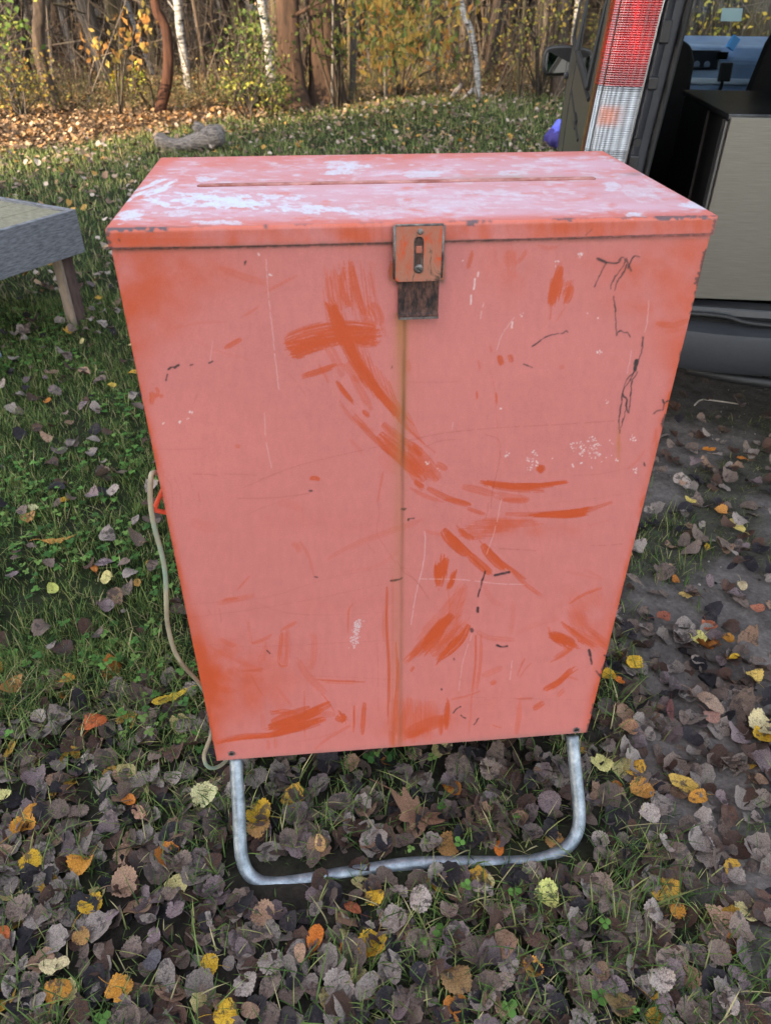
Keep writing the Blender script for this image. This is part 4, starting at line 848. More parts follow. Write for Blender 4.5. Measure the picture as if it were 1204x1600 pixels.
# the long swept arc of bristly scuffs
A1 = Z2((870, 235), (900, 330), (960, 450), (1040, 560), (1115, 650))
dry(A1, 13, .95, gap=.12, dens=1.5, sd=1); dry(Z2((855, 240), (885, 320), (930, 400)), 14, .8, gap=.3, sd=2)
for k, (p, w_, a_, gp_) in enumerate([
    (Z2((935, 70), (950, 150), (985, 270)), 12, .85, .35), (Z2((905, 90), (905, 170), (930, 240)), 12, .75, .45), (Z2((870, 100), (875, 170), (905, 250)), 16, .4, .55), (Z2((845, 110), (850, 180), (875, 240)), 10, .3, .55),
    (Z2((1000, 110), (1012, 160), (1020, 200)), 6, .3, .5), (Z2((1005, 230), (1030, 270), (1035, 310)), 22, .6, .55), (Z2((975, 240), (990, 290), (1010, 330)), 14, .5, .55), (Z2((1040, 240), (1055, 290), (1062, 350)), 5, .3, .5),
    (Z2((690, 380), (800, 350), (900, 335), (1030, 335)), 34, .95, .28), (Z2((712, 418), (780, 392), (850, 372)), 20, .9, .35), (Z2((695, 345), (780, 315), (850, 300)), 7, .65, .5), (Z2((880, 300), (960, 296), (1030, 300)), 6, .4, .6), (Z2((900, 370), (980, 375), (1030, 380)), 14, .55, .5),
    (Z2((750, 502), (810, 485), (880, 460)), 8, .9, .3), (Z2((840, 470), (880, 460), (920, 455)), 3, .4, .5), (Z2((815, 455), (835, 490), (850, 525)), 5, .5, .4), (Z2((840, 380), (870, 430), (905, 500)), 16, .4, .6),
    (Z2((880, 520), (905, 560), (940, 598)), 9, .85, .3), (Z2((920, 450), (950, 490), (970, 520)), 20, .6, .5), (Z2((940, 500), (975, 560), (1010, 630)), 12, .5, .55), (Z2((980, 630), (995, 645), (1000, 655)), 7, .9, .2),
    (Z2((890, 590), (930, 650), (1000, 710)), 6, .4, .5), (Z2((945, 650), (1000, 710), (1090, 800)), 9, .75, .4), (Z2((1040, 720), (1100, 780), (1200, 870)), 26, .85, .4), (Z2((1055, 680), (1120, 740), (1204, 790)), 16, .7, .5), (Z2((1060, 740), (1130, 820), (1204, 930)), 14, .5, .5),
    (Z2((930, 735), (960, 770), (980, 800)), 4, .3, .5), (Z2((1060, 790), (1080, 820), (1110, 850)), 30, .2, .5),
    (Z3((0, 790), (60, 860), (110, 930)), 22, .7, .5), (Z3((0, 850), (40, 900), (60, 930)), 12, .7, .4), (Z3((20, 930), (35, 945), (55, 955)), 8, .9, .2), (Z3((70, 960), (150, 1000), (240, 1028)), 10, .8, .35), (Z3((0, 960), (60, 990), (130, 1015)), 6, .5, .4),
    (Z3((105, 865), (125, 875), (145, 890)), 8, .7, .2), (Z3((15, 790), (30, 815), (40, 835)), 9, .7, .3),
    # sweeps right of the arc
    (Z3((275, 935), (380, 950), (480, 955), (615, 938)), 9, .95, .2), (Z3((290, 945), (400, 965), (525, 970)), 6, .8, .3), (Z3((205, 955), (260, 965), (330, 985)), 12, .5, .35), (Z3((330, 985), (400, 1000), (460, 1005)), 14, .4, .4),
    (Z5((510, 70), (640, 72), (780, 62), (870, 60), (1010, 14)), 6, .6, .3), (Z5((640, 75), (740, 68), (820, 62), (890, 50)), 11, 1., .1), (Z5((750, 82), (820, 75), (880, 72)), 8, .9, .2),
    (Z5((400, 95), (520, 98), (640, 95)), 5, .4, .4), (Z5((500, 0), (560, 5), (620, 0)), 8, .5, .3),
    (Z5((220, 0), (290, 10), (345, 25)), 5, .7, .3), (Z5((330, 45), (370, 60), (410, 72)), 6, .7, .3),
    (Z5((215, 145), (260, 200), (330, 260)), 17, .95, .2), (Z5((130, 148), (170, 160), (215, 168)), 5, .35, .4), (Z5((290, 140), (320, 170), (360, 190)), 9, .8, .3), (Z5((330, 255), (380, 300), (440, 350)), 14, .9, .35),
    (Z5((400, 215), (440, 270), (500, 330)), 12, .95, .2), (Z5((460, 280), (520, 320), (600, 380)), 6, .8, .35), (Z5((540, 340), (600, 400), (680, 460)), 6, .6, .45),
    (Z5((235, 280), (215, 330), (200, 410)), 14, 1., .15), (Z5((190, 300), (185, 350), (190, 380)), 10, .95, .2), (Z5((265, 345), (255, 390), (240, 420)), 8, 1., .15), (Z5((240, 420), (245, 500), (240, 580)), 2, .35, .4),
    (Z5((315, 400), (290, 470), (260, 560)), 22, .25, .3), (Z5((260, 545), (190, 610), (120, 700)), 16, .95, .25), (Z5((210, 570), (150, 650), (60, 740)), 12, .7, .4), (Z5((110, 700), (70, 735), (35, 765)), 10, .7, .5),
    (Z5((335, 590), (290, 670), (200, 750)), 12, 1., .25), (Z5((300, 600), (250, 660), (160, 730)), 20, .6, .45), (Z5((80, 790), (70, 800), (65, 810)), 3, .8, .3),
    (Z5((710, 600), (730, 650), (770, 690)), 4, .6, .4), (Z5((715, 640), (760, 650), (830, 680)), 18, .95, .3), (Z5((770, 580), (840, 640), (940, 700)), 8, .7, .45), (Z5((820, 610), (900, 650), (1000, 705)), 6, .6, .45), (Z5((740, 750), (790, 720), (840, 680)), 10, .5, .4), (Z5((900, 610), (950, 650), (1000, 690)), 9, .5, .5),
    (Z5((810, 490), (870, 450), (960, 415)), 4, .7, .3), (Z5((690, 895), (760, 860), (820, 800)), 8, .85, .3), (Z5((730, 890), (790, 840), (850, 850)), 4, .5, .5), (Z5((640, 985), (660, 975), (690, 955)), 7, .8, .3), (Z5((755, 925), (770, 910), (785, 895)), 6, .6, .4),
    (Z5((565, 830), (580, 790), (600, 750)), 2, .6, .3), (Z5((575, 840), (600, 800), (630, 770)), 2, .4, .3), (Z5((400, 830), (450, 810), (495, 790)), 10, .3, .5), (Z5((440, 868), (452, 860), (465, 855)), 6, .7, .3), (Z5((880, 130), (940, 115), (1010, 95)), 2, .2, .4),
    (Z5((250, 945), (320, 930), (390, 905)), 3, .5, .4), (Z5((40, 1110), (140, 1060), (250, 1030)), 20, .6, .35), (Z5((240, 960), (235, 1020), (232, 1085)), 7, .9, .2), (Z5((205, 1020), (205, 1080), (200, 1110)), 7, .8, .25), (Z5((160, 950), (155, 1020), (150, 1100)), 22, .25, .3),
    (Z5((370, 640), (368, 780), (350, 930)), 3, .7, .2), (Z5((398, 640), (392, 780), (372, 900)), 4, .5, .3), (Z5((350, 920), (345, 1020), (335, 1100)), 2, .35, .3), (Z5((575, 950), (572, 1030), (560, 1105)), 9, .45, .3), (Z5((560, 940), (600, 936), (640, 936)), 3, .5, .3),
    (Z5((450, 1063), (470, 1070), (490, 1075)), 2, .7, .3), (Z5((880, 330), (930, 355), (970, 378)), 4, .2, .4), (Z5((760, 320), (840, 350), (960, 375)), 3, .22, .5), (Z5((360, 610), (430, 650), (550, 660)), 6, .35, .4), (Z5((560, 630), (650, 590), (760, 560)), 8, .15, .5), (Z5((410, 410), (440, 470), (500, 510)), 7, .2, .4), (Z5((540, 480), (545, 560), (530, 640)), 6, .22, .4),
    # left half
    (Z4((515, 1022), (620, 1000), (720, 950), (790, 915)), 15, 1., .15), (Z4((560, 1040), (660, 1020), (770, 985)), 13, .9, .35), (Z4((530, 1000), (600, 970), (700, 935)), 12, .8, .4), (Z4((280, 1088), (400, 1062), (540, 1052), (700, 1010)), 7, .9, .25), (Z4((525, 960), (580, 950), (640, 958)), 5, .7, .35), (Z4((600, 1010), (700, 975), (810, 960)), 10, .5, .5),
    (Z4((815, 980), (840, 985), (865, 978)), 9, .95, .1), (Z4((845, 960), (850, 980), (840, 1000)), 6, .9, .1), (Z4((945, 912), (940, 980), (935, 1055)), 7, .9, .3), (Z4((898, 925), (898, 985), (896, 1045)), 2.5, .8, .15), (Z4((677, 860), (677, 970), (677, 1070)), 2, .6, .3), (Z4((720, 1125), (770, 1080), (880, 1015)), 3, .5, .35), (Z4((640, 1085), (760, 1062), (860, 1020)), 2, .25, .4),
    (Z4((1047, 392), (1045, 560), (1055, 760), (1052, 1010)), 3.5, .85, .15), (Z4((1028, 500), (1026, 580), (1028, 640)), 2, .5, .2), (Z4((1085, 640), (1092, 800), (1080, 960), (1075, 1110)), 6, .75, .2), (Z4((1062, 1040), (1065, 1080), (1070, 1115)), 9, .5, .3), (Z4((1105, 900), (1110, 980), (1106, 1060)), 14, .35, .5), (Z4((1145, 890), (1142, 960), (1130, 1050)), 12, .35, .5), (Z4((1204, 1040), (1160, 1055), (1130, 1060)), 12, .5, .4), (Z4((1190, 900), (1185, 980), (1170, 1040)), 10, .3, .5),
    (Z4((575, 600), (568, 660), (560, 725)), 5, .55, .3), (Z4((600, 590), (600, 660), (598, 740)), 8, .35, .4), (Z4((570, 590), (600, 570), (640, 550)), 6, .6, .35), (Z4((555, 725), (570, 745), (600, 745)), 2, .6, .2), (Z4((440, 645), (490, 630), (530, 608)), 5, .55, .4), (Z4((380, 710), (420, 750), (490, 765)), 12, .25, .45), (Z4((500, 640), (495, 690), (470, 740)), 10, .25, .4), (Z4((390, 768), (430, 768), (500, 764)), 3, .5, .4),
    (Z4((700, 605), (720, 620), (715, 720), (700, 765)), 8, .32, .35), (Z4((640, 710), (690, 790), (770, 870)), 12, .3, .4), (Z4((750, 870), (780, 910), (810, 955)), 2, .7, .2), (Z4((730, 812), (830, 818), (945, 820)), 3.5, .75, .25), (Z4((300, 625), (330, 645), (370, 658)), 7, .4, .3), (Z4((245, 655), (330, 705), (420, 745)), 4, .25, .4), (Z4((285, 465), (350, 452), (450, 430)), 9, .4, .4), (Z4((310, 455), (340, 450), (380, 445)), 7, .5, .4),
    (Z4((435, 342), (405, 372), (375, 410)), 3, .5, .25), (Z4((170, 95), (220, 120), (280, 130)), 16, .16, .4), (Z4((560, 15), (620, 30), (670, 50)), 16, .2, .4), (Z4((780, 270), (900, 205), (1100, 130), (1204, 95)), 8, .28, .4), (Z4((850, 330), (1000, 300), (1100, 230)), 4, .18, .5), (Z4((620, 195), (645, 215), (650, 240)), 6, .4, .5), (Z4((655, 190), (690, 250), (720, 345)), 4, .35, .45),
    (Z4((890, 468), (872, 500), (868, 600)), 3, .6, .3), (Z4((190, 520), (200, 600), (230, 690)), 10, .3, .5), (Z4((245, 820), (300, 850), (370, 860)), 8, .3, .5), (Z4((435, 780), (460, 830), (490, 880)), 3, .4, .3), (Z4((550, 840), (590, 890), (620, 930)), 4, .3, .4), (Z4((510, 1080), (512, 1100), (510, 1125)), 5, .4, .4), (Z4((545, 1070), (546, 1095), (545, 1115)), 6, .45, .4), (Z4((420, 540), (430, 600), (440, 650)), 3, .3, .4), (Z4((485, 960), (490, 1000), (488, 1030)), 6, .25, .5),
    # upper left
    (Z2((610, 185), (670, 155), (730, 122)), 4, .5, .3), (Z2((525, 280), (560, 258), (590, 240)), 3, .45, .3), (Z2((460, 395), (490, 378), (522, 360)), 6, .85, .25), (Z2((185, 560), (190, 580), (185, 605)), 8, .85, .25), (Z2((200, 545), (208, 560), (200, 580)), 6, .7, .3), (Z2((215, 578), (222, 575), (230, 575)), 4, .8, .2), (Z2((440, 95), (540, 130), (620, 150)), 12, .25, .4), (Z2((260, 320), (360, 300), (470, 294)), 3, .3, .4), (Z2((355, 360), (420, 400), (560, 440)), 4, .14, .4),
    (Z2((780, 885), (798, 882), (818, 888)), 6, .95, .05), (Z2((500, 765), (510, 764), (518, 768)), 5, .6, .2), (Z2((1055, 860), (1045, 920), (1035, 975)), 3, .5, .35), (Z2((1145, 440), (1150, 465), (1152, 485)), 7, .4, .4), (Z2((1000, 75), (1015, 80), (1028, 85)), 8, .2, .4),
    # upper right
    (Z3((590, 90), (575, 150), (550, 240)), 13, .95, .15), (Z3((560, 140), (555, 190), (548, 235)), 9, .8, .25), (Z3((630, 165), (625, 200), (608, 235)), 12, .85, .25), (Z3((590, 170), (610, 160), (635, 148)), 4, .5, .4), (Z3((552, 230), (553, 265), (548, 300)), 3, .6, .25), (Z3((610, 250), (590, 280), (570, 310)), 3, .4, .3), (Z3((245, 30), (235, 65), (225, 100)), 6, .75, .3), (Z3((460, 25), (440, 55), (415, 85)), 5, .5, .3), (Z3((500, 10), (540, 22), (580, 14)), 6, .4, .3), (Z3((395, 30), (392, 60), (390, 90)), 20, .25, .4),
    (Z3((350, 440), (355, 460), (360, 478)), 10, .95, .1), (Z3((390, 438), (395, 452), (396, 468)), 7, .8, .2), (Z3((313, 405), (316, 418), (318, 430)), 3, .5, .2), (Z3((268, 460), (272, 480), (275, 500)), 3, .5, .2), (Z3((262, 580), (263, 600), (264, 612)), 3, .9, .1), (Z3((337, 585), (338, 610), (340, 632)), 3, .95, .1), (Z3((585, 488), (595, 488), (605, 488)), 6, .4, .2), (Z3((510, 870), (508, 885), (515, 900)), 9, 1., .15), (Z3((495, 885), (515, 882), (528, 880)), 8, .95, .15),
    (Z3((965, 315), (1030, 322), (1095, 300)), 9, .6, .35), (Z3((1000, 348), (1050, 340), (1090, 330)), 5, .4, .4), (Z3((1025, 580), (1018, 600), (1012, 630)), 9, .9, .2), (Z3((965, 720), (960, 760), (950, 790)), 3, .5, .3), (Z3((920, 810), (890, 850), (850, 885)), 4, .3, .4), (Z3((925, 990), (915, 1010), (905, 1035)), 10, .7, .3), (Z3((1058, 440), (1060, 445), (1060, 450)), 5, .9, .1),
    ]): dry(p, w_*.95 if w_ > 8 else w_*1.1, a_, gap=gp_*.85, sd=k+11)
for k in range(26):      # fine hairs fanning along the swept arc
    t_ = k/25; o_ = (k*7919 % 13)-6
    dry([(510+t_*120+o_, 470+t_*190-20), (520+t_*130+o_*1.4, 500+t_*185), (532+t_*140+o_*1.6, 530+t_*178)], 2.2, .45+.3*((k*31) % 5)/5, gap=.35, sd=k+300)
for k in range(16):
    x_ = 505+k*5.2; dry([(x_, 408+(k*37 % 11)*3), (x_+4, 440+(k*13 % 7)*3), (x_+10, 478+(k*29 % 9)*3)], 2.0, .35+.35*((k*17) % 5)/5, gap=.4, sd=k+340)
# ragged solid rubs
def scuff(poly, d, a=.95, c=ORG, sd=0, rag=12, thr=.30, across=1.25, along=.05):
    P = np.array(poly); d = np.array(d, float); d /= np.linalg.norm(d); x0, y0 = (P.min(0)-14).astype(int); x1, y1 = (P.max(0)+14).astype(int); x0, y0 = max(x0, 0), max(y0, 0); y1 = min(y1, CVH); x1 = min(x1, CVW)
    X_, Y_ = xx[y0:y1, x0:x1], yy[y0:y1, x0:x1]; ac = -X_*d[1]+Y_*d[0]; al = X_*d[0]+Y_*d[1]
    j = (vnoise(ac*across, al*0+sd, .9, sd)-.5)*2*rag+(vnoise(ac*.3, al*0+sd, .9, sd+1)-.5)*rag; xs, ys_2 = X_+d[0]*j, Y_+d[1]*j; ins = np.zeros(X_.shape, bool); n = len(P)
    for i in range(n):
        (ax, ay), (bx, by) = P[i], P[(i+1) % n]; cnd = ((ay > ys_2) != (by > ys_2)); xi = (bx-ax)*(ys_2-ay)/((by-ay) if abs(by-ay) > 1e-9 else 1e-9)+ax; ins ^= cnd & (xs < xi)
    t = vnoise(ac*across+sd, al*along, 1, sd+5)*.65+vnoise(ac*across*2.3, al*along*2, 1, sd+6)*.35
    M_ = np.zeros((CVH, CVW)); M_[y0:y1, x0:x1] = ins*np.clip((t-thr)*3.2+.18, 0, 1)*(.7+.45*vnoise(al/11., ac/5., 1, sd+8)); comp(M_, c, a, .9)
for k, (p, d_, a_, th_) in enumerate([
    (Z2((842, 232), (880, 225), (925, 330), (985, 450), (1050, 550), (1122, 645), (1105, 660), (1040, 590), (985, 540), (940, 470), (895, 390), (860, 310)), (.55, 1), .95, .05),
    (Z2((683, 375), (800, 345), (870, 315), (1032, 312), (1034, 388), (930, 378), (850, 392), (720, 440)), (1, -.1), .95, .12), (Z2((885, 90), (935, 62), (978, 200), (992, 275), (940, 240), (895, 225)), (.15, 1), .85, .42), (Z2((975, 235), (1038, 228), (1050, 300), (1000, 310)), (.3, 1), .7, .4), (Z2((840, 120), (870, 110), (905, 240), (870, 230)), (.2, 1), .4, .45),
    (Z2((885, 515), (945, 590), (935, 600), (895, 560)), (.6, .8), .9, .2), (Z2((1040, 715), (1120, 755), (1204, 845), (1204, 895), (1120, 815)), (.8, .65), .8, .35), (Z2((950, 640), (1010, 690), (1100, 790), (1080, 800), (990, 720)), (.7, .7), .55, .4), (Z2((1055, 680), (1204, 780), (1204, 800), (1090, 730)), (.85, .5), .6, .45),
    (Z3((592, 88), (602, 150), (588, 215), (565, 242), (543, 240), (541, 200), (562, 130)), (-.2, 1), 1, .02), (Z3((600, 165), (640, 160), (630, 205), (603, 238)), (-.2, 1), .9, .15), (Z3((270, 930), (380, 941), (500, 938), (620, 937), (520, 955), (420, 966), (320, 957)), (1, .02), 1, .05), (Z3((0, 790), (60, 850), (120, 940), (60, 920), (0, 870)), (.7, .75), .7, .4), (Z3((300, 30), (340, 20), (345, 90), (300, 110)), (.1, 1), .25, .35), (Z3((375, 20), (420, 15), (410, 140), (380, 120)), (.1, 1), .35, .3),
    (Z5((600, 74), (760, 56), (905, 34), (890, 76), (800, 91), (700, 86)), (1, -.1), 1, .02), (Z5((290, 145), (400, 95), (640, 98), (690, 122), (540, 135), (420, 185), (360, 192)), (1, -.05), .5, .15), (Z5((500, 0), (630, 0), (610, 12), (520, 12)), (1, 0), .5, .2),
    (Z5((208, 140), (242, 142), (345, 245), (325, 268), (260, 228)), (.7, .7), 1, .12), (Z5((285, 138), (335, 152), (362, 198), (320, 188)), (.7, .7), .85, .3), (Z5((330, 252), (442, 345), (425, 352), (360, 302)), (.7, .7), .95, .18), (Z5((398, 208), (430, 222), (545, 338), (500, 332), (430, 275)), (.7, .75), .95, .15), (Z5((500, 300), (600, 360), (690, 455), (640, 440), (560, 360)), (.7, .6), .6, .5),
    (Z5((178, 298), (242, 278), (236, 350), (192, 414), (174, 370)), (-.1, 1), 1, .0), (Z5((274, 340), (272, 395), (245, 428), (229, 402), (250, 380)), (-.2, 1), 1, .0), (Z5((320, 396), (300, 560), (335, 590), (200, 690), (60, 745), (130, 590)), (-.6, .8), .34, .1), (Z5((240, 543), (262, 560), (160, 722), (105, 712), (160, 620)), (-.6, .8), 1, .15), (Z5((337, 583), (300, 655), (212, 757), (188, 742), (270, 650)), (-.6, .8), 1, .08), (Z5((115, 690), (50, 765), (30, 758), (80, 712)), (-.7, .7), .8, .4), (Z5((200, 570), (300, 560), (290, 640), (200, 700)), (-.6, .8), .55, .35),
    (Z5((808, 490), (962, 413), (890, 560), (900, 625), (800, 600)), (.5, 1), .32, .1), (Z5((708, 622), (770, 628), (850, 692), (770, 694)), (.8, .5), 1, .1), (Z5((780, 578), (855, 628), (945, 708), (860, 678)), (.8, .6), .9, .3), (Z5((900, 600), (1000, 680), (1000, 715), (940, 690)), (.8, .6), .6, .4), (Z5((733, 758), (800, 700), (850, 690), (790, 742)), (.8, -.5), .6, .3),
    (Z5((0, 1000), (160, 955), (165, 1105), (0, 1145)), (0, 1), .5, .3), (Z5((40, 1112), (252, 1018), (230, 1062), (60, 1122)), (1, -.4), .8, .3), (Z5((688, 897), (820, 792), (828, 815), (740, 892)), (1, -.65), .9, .25), (Z5((235, 950), (246, 950), (240, 1085), (222, 1060)), (0, 1), .9, .2),
    (Z4((508, 1032), (560, 990), (700, 945), (792, 905), (705, 985), (775, 988), (640, 1040), (540, 1064)), (1, -.35), 1, .15), (Z4((280, 1084), (540, 1042), (548, 1062), (290, 1093)), (1, -.1), .9, .2), (Z4((522, 948), (645, 952), (560, 970)), (1, .05), .8, .3), (Z4((560, 600), (602, 588), (602, 738), (558, 738)), (0, 1), .32, .2), (Z4((1040, 900), (1100, 880), (1180, 900), (1170, 1090), (1060, 1110)), (0, 1), .4, .4), (Z4((820, 970), (866, 972), (850, 998), (826, 990)), (.3, 1), .9, .1),
    (Z4((170, 420), (200, 640), (300, 760), (420, 770), (300, 850), (215, 860)), (.6, .6), .35, .35), (Z2((440, 90), (560, 120), (630, 150), (600, 165), (500, 130)), (1, .3), .22, .3),
    ]): scuff(p, d_, a_, sd=k*3+1, thr=th_+.06)
# long faint scratches through the film
for k, (p, w_, a_, c_) in enumerate([
    (Z3((0, 770), (150, 742), (340, 724), (560, 712), (800, 696)), 1.1, .55, DKR), (Z2((590, 890), (760, 830), (1040, 765), (1204, 735)), 1., .5, DKR), (Z3((40, 805), (120, 775), (200, 770)), 1, .4, DKR), (Z2((340, 868), (400, 870), (440, 876)), 1, .7, DKR), (Z2((460, 868), (520, 870), (580, 873)), 1, .5, DKR), (Z2((510, 960), (640, 958), (780, 942)), 1.2, .5, DKR),
    (Z3((295, 750), (340, 765), (355, 800), (345, 880), (325, 960), (315, 1050)), 1.1, .6, DKR), (Z3((310, 490), (330, 560), (340, 700), (350, 820), (380, 870), (400, 930), (440, 1000)), 1.6, .28, ORG), (Z3((0, 545), (100, 545), (195, 543)), 1, .35, DKR), (Z2((210, 775), (300, 776), (380, 772)), 1, .35, DKR), (Z2((0, 500), (1, 501)), 1, .0, DKR),
    (Z5((130, 150), (132, 220), (120, 320), (90, 440), (65, 590)), 1, .55, PALE), (Z5((0, 290), (30, 340), (90, 385), (150, 470)), 1.2, .6, DKR), (Z5((110, 375), (300, 378), (480, 398), (600, 400)), 1, .4, PALE), (Z5((430, 0), (425, 50), (415, 92)), 1, .5, DKR), (Z5((490, 0), (460, 140), (420, 260)), 1, .35, PALE), (Z5((350, 640), (310, 760), (290, 900)), 1, .3, PALE), (Z5((590, 0), (660, 160), (690, 320)), 1.3, .25, ORG), (Z5((480, 233), (560, 236), (650, 242)), 1.4, .5, DKR), (Z5((910, 218), (990, 216), (1060, 210)), 1.2, .5, DKR), (Z5((270, 930), (500, 935), (700, 940), (900, 945)), 1, .2, DKR), (Z5((700, 20), (900, 0), (1100, -30)), 1, .2, DKR), (Z5((540, 760), (535, 800), (530, 850)), 1, .4, PALE),
    (Z4((1000, 0), (1010, 60), (1000, 150), (1040, 220), (1085, 290)), 1, .45, DKR), (Z4((960, 205), (980, 230), (998, 250)), 1, .4, DKR), (Z4((165, 530), (400, 500), (700, 450), (1040, 378)), 1, .3, DKR), (Z4((165, 470), (500, 440), (800, 350), (1060, 310), (1204, 318)), 1, .25, DKR), (Z4((500, 480), (640, 515), (900, 515), (1100, 500)), 1, .25, DKR), (Z4((420, 70), (460, 50), (495, 35)), 1, .3, DKR), (Z4((1110, 300), (1150, 340), (1204, 400)), 1, .45, DKR), (Z4((690, 650), (900, 640), (1100, 630)), 1.2, .22, DKR), (Z4((1000, 650), (1005, 760), (1005, 950)), 1, .4, DKR), (Z4((295, 490), (300, 520), (303, 552)), 1, .5, DKR), (Z4((245, 490), (248, 500), (252, 512)), 1.5, .5, DKR), (Z4((160, 640), (400, 660), (720, 650)), 1, .2, DKR), (Z4((700, 790), (900, 800), (1075, 808)), 1, .25, DKR), (Z4((455, 460), (550, 500), (700, 520)), 1, .2, DKR),
    (Z2((615, 60), (625, 200), (640, 330), (650, 430), (665, 560)), 1, .5, PALE), (Z2((610, 640), (615, 740), (640, 860)), 1, .4, PALE), (Z2((370, 580), (450, 560), (560, 545)), 1, .12, DKR), (Z2((700, 490), (735, 530), (765, 575)), 1, .3, DKR), (Z2((415, 370), (410, 410), (405, 445)), 1, .35, PALE), (Z3((340, 420), (360, 360), (395, 310), (410, 290)), 1, .45, PALE), (Z3((935, 225), (930, 300), (920, 350)), 1, .5, PALE), (Z3((862, 370), (866, 430), (850, 510)), 1, .4, PALE), (Z3((165, 740), (168, 700)), 1, .4, PALE), (Z3((275, 300), (280, 270), (290, 235)), 1.4, .4, PALE), (Z3((30, 480), (35, 600), (25, 740)), 1, .2, ORG), (Z3((240, 100), (265, 170), (290, 200)), 1, .25, ORG), (Z3((640, 910), (740, 905), (860, 880)), 1, .35, DKR),
    (Z3((960, 320), (1000, 318)), 1, .3, DKR), (Z2((240, 880), (260, 920), (265, 1000)), 1, .4, DKR), (Z2((270, 880), (290, 930), (298, 990)), 1, .35, DKR), (Z2((330, 885), (340, 930)), 1, .3, DKR), (Z2((362, 940), (366, 972)), 1.2, .5, DKR), (Z2((530, 920), (600, 890), (650, 870)), 1, .4, DKR), (Z2((590, 1000), (720, 955), (800, 930)), 1, .25, DKR), (Z2((345, 600), (358, 560)), 1.2, .4, DKR)]):
    line(p, w_, a_, c_, sd=k, br=.15)
# dark scratched marks, the scrawl at the upper right among them
for k, (p, w_) in enumerate([
    (Z3((733, 60), (768, 75)), 3.2), (Z3((768, 75), (795, 78), (818, 76), (828, 66)), 1.8), (Z3((768, 76), (745, 120), (722, 172)), 1.7), (Z3((818, 68), (830, 55), (840, 62), (838, 85), (805, 130), (788, 165), (786, 180)), 1.3), (Z3((850, 85), (835, 115), (812, 150), (802, 185)), 1.5), (Z3((848, 60), (856, 85), (866, 108)), 2.6), (Z3((853, 98), (868, 65), (880, 50), (900, 54)), 1.5),
    (Z3((797, 208), (803, 250), (806, 310), (808, 360)), 1.7), (Z3((808, 362), (822, 343), (838, 350), (852, 350), (862, 368)), 1.6), (Z3((480, 405), (520, 375), (560, 358), (605, 352)), 1.3), (Z3((603, 350), (612, 343), (618, 350)), 1.6),
    (Z3((912, 368), (908, 420), (892, 462)), 1.6), (Z3((888, 462), (885, 480), (882, 495)), 5), (Z3((882, 490), (868, 525), (845, 560), (834, 585)), 1.5), (Z3((888, 500), (862, 520), (842, 548), (834, 580)), 1.3), (Z3((892, 505), (870, 540), (864, 600), (856, 665)), 1.6), (Z3((834, 585), (836, 600), (848, 610), (846, 640), (856, 665)), 2), (Z3((832, 590), (826, 640), (818, 700), (820, 745)), 1.5), (Z3((848, 640), (838, 680), (828, 715), (821, 745)), 1.2),
    (Z3((956, 668), (968, 658), (982, 654)), 2.2), (Z3((990, 614), (996, 630), (990, 655)), 2), (Z3((996, 628), (1010, 618), (1022, 622)), 1.6), (Z3((445, 474), (462, 480), (482, 488)), 1.5),
    (Z2((238, 515), (245, 492)), 2), (Z2((248, 474), (262, 467), (275, 465)), 2.2), (Z2((272, 468), (288, 459)), 2.6), (Z2((330, 458), (340, 456)), 1.6), (Z2((400, 450), (414, 444)), 2.4), (Z2((534, 80), (537, 70), (540, 66)), 2.2), (Z2((1088, 470), (1090, 462)), 1.5), (Z2((1125, 1000), (1135, 1002)), 2.4), (Z2((780, 932), (788, 932)), 2.6),
    (Z4((1112, 44), (1130, 42)), 2), (Z4((1138, 94), (1140, 88), (1168, 86)), 1.8), (Z4((1062, 366), (1090, 362), (1112, 352)), 2.2), (Z4((508, 678), (522, 692)), 1.6), (Z4((722, 348), (734, 350)), 1.6),
    (Z5((460, 358), (490, 350), (528, 344)), 3.4), (Z5((415, 340), (400, 380), (388, 430)), 1.8), (Z5((388, 425), (382, 460)), 2), (Z5((378, 510), (380, 530)), 3), (Z5((472, 688), (490, 694), (516, 690)), 2.6), (Z5((902, 708), (908, 740), (914, 775)), 3), (Z5((935, 808), (948, 825), (962, 840)), 2.6), (Z5((975, 735), (992, 745)), 2), (Z5((264, 1005), (278, 985), (298, 975)), 1.8), (Z5((298, 1015), (310, 1025), (322, 1030)), 1.8), (Z5((360, 1060), (372, 1045), (385, 1030)), 1.6), (Z5((268, 750), (270, 756)), 2), (Z5((210, 893), (212, 898)), 2), (Z5((348, 612), (352, 620)), 5), (Z3((915, 860), (920, 872)), 2),
    ]): line(p, w_*1.15, 1., DARK*.6, sd=k+50, wob=.7, br=.06); line(p[:max(2, len(p)-1)], w_*1.5, .85, DARK*.6, sd=k+90, wob=.9, br=.55)
comp(np.exp(-((xx-966)/3)**2-((yy-695)/24)**2), RUST*2.2, .75)
flecks(*Z3((690, 800))[0], 40, 26, 60, sd=1); flecks(*Z3((480, 855))[0], 10, 12, 20, sd=2); flecks(*Z3((870, 765))[0], 8, 6, 7, sd=3); flecks(*Z3((870, 888))[0], 5, 5, 5, sd=4)
for q_, n_ in (((667, 45), 8), ((575, 82), 3), ((440, 283), 3), ((740, 425), 7), ((360, 645), 2), ((378, 828), 4), ((205, 65), 1), ((110, 885), 2), ((70, 860), 3), ((700, 278), 1), ((735, 298), 1), ((775, 625), 3)): flecks(*Z3(q_)[0], 4, 4, n_, sd=q_[0])
for q_, n_ in (((335, 635), 4), ((292, 672), 3), ((230, 676), 2), ((320, 660), 2)): flecks(*Z2(q_)[0], 3, 2, n_, sd=q_[0])
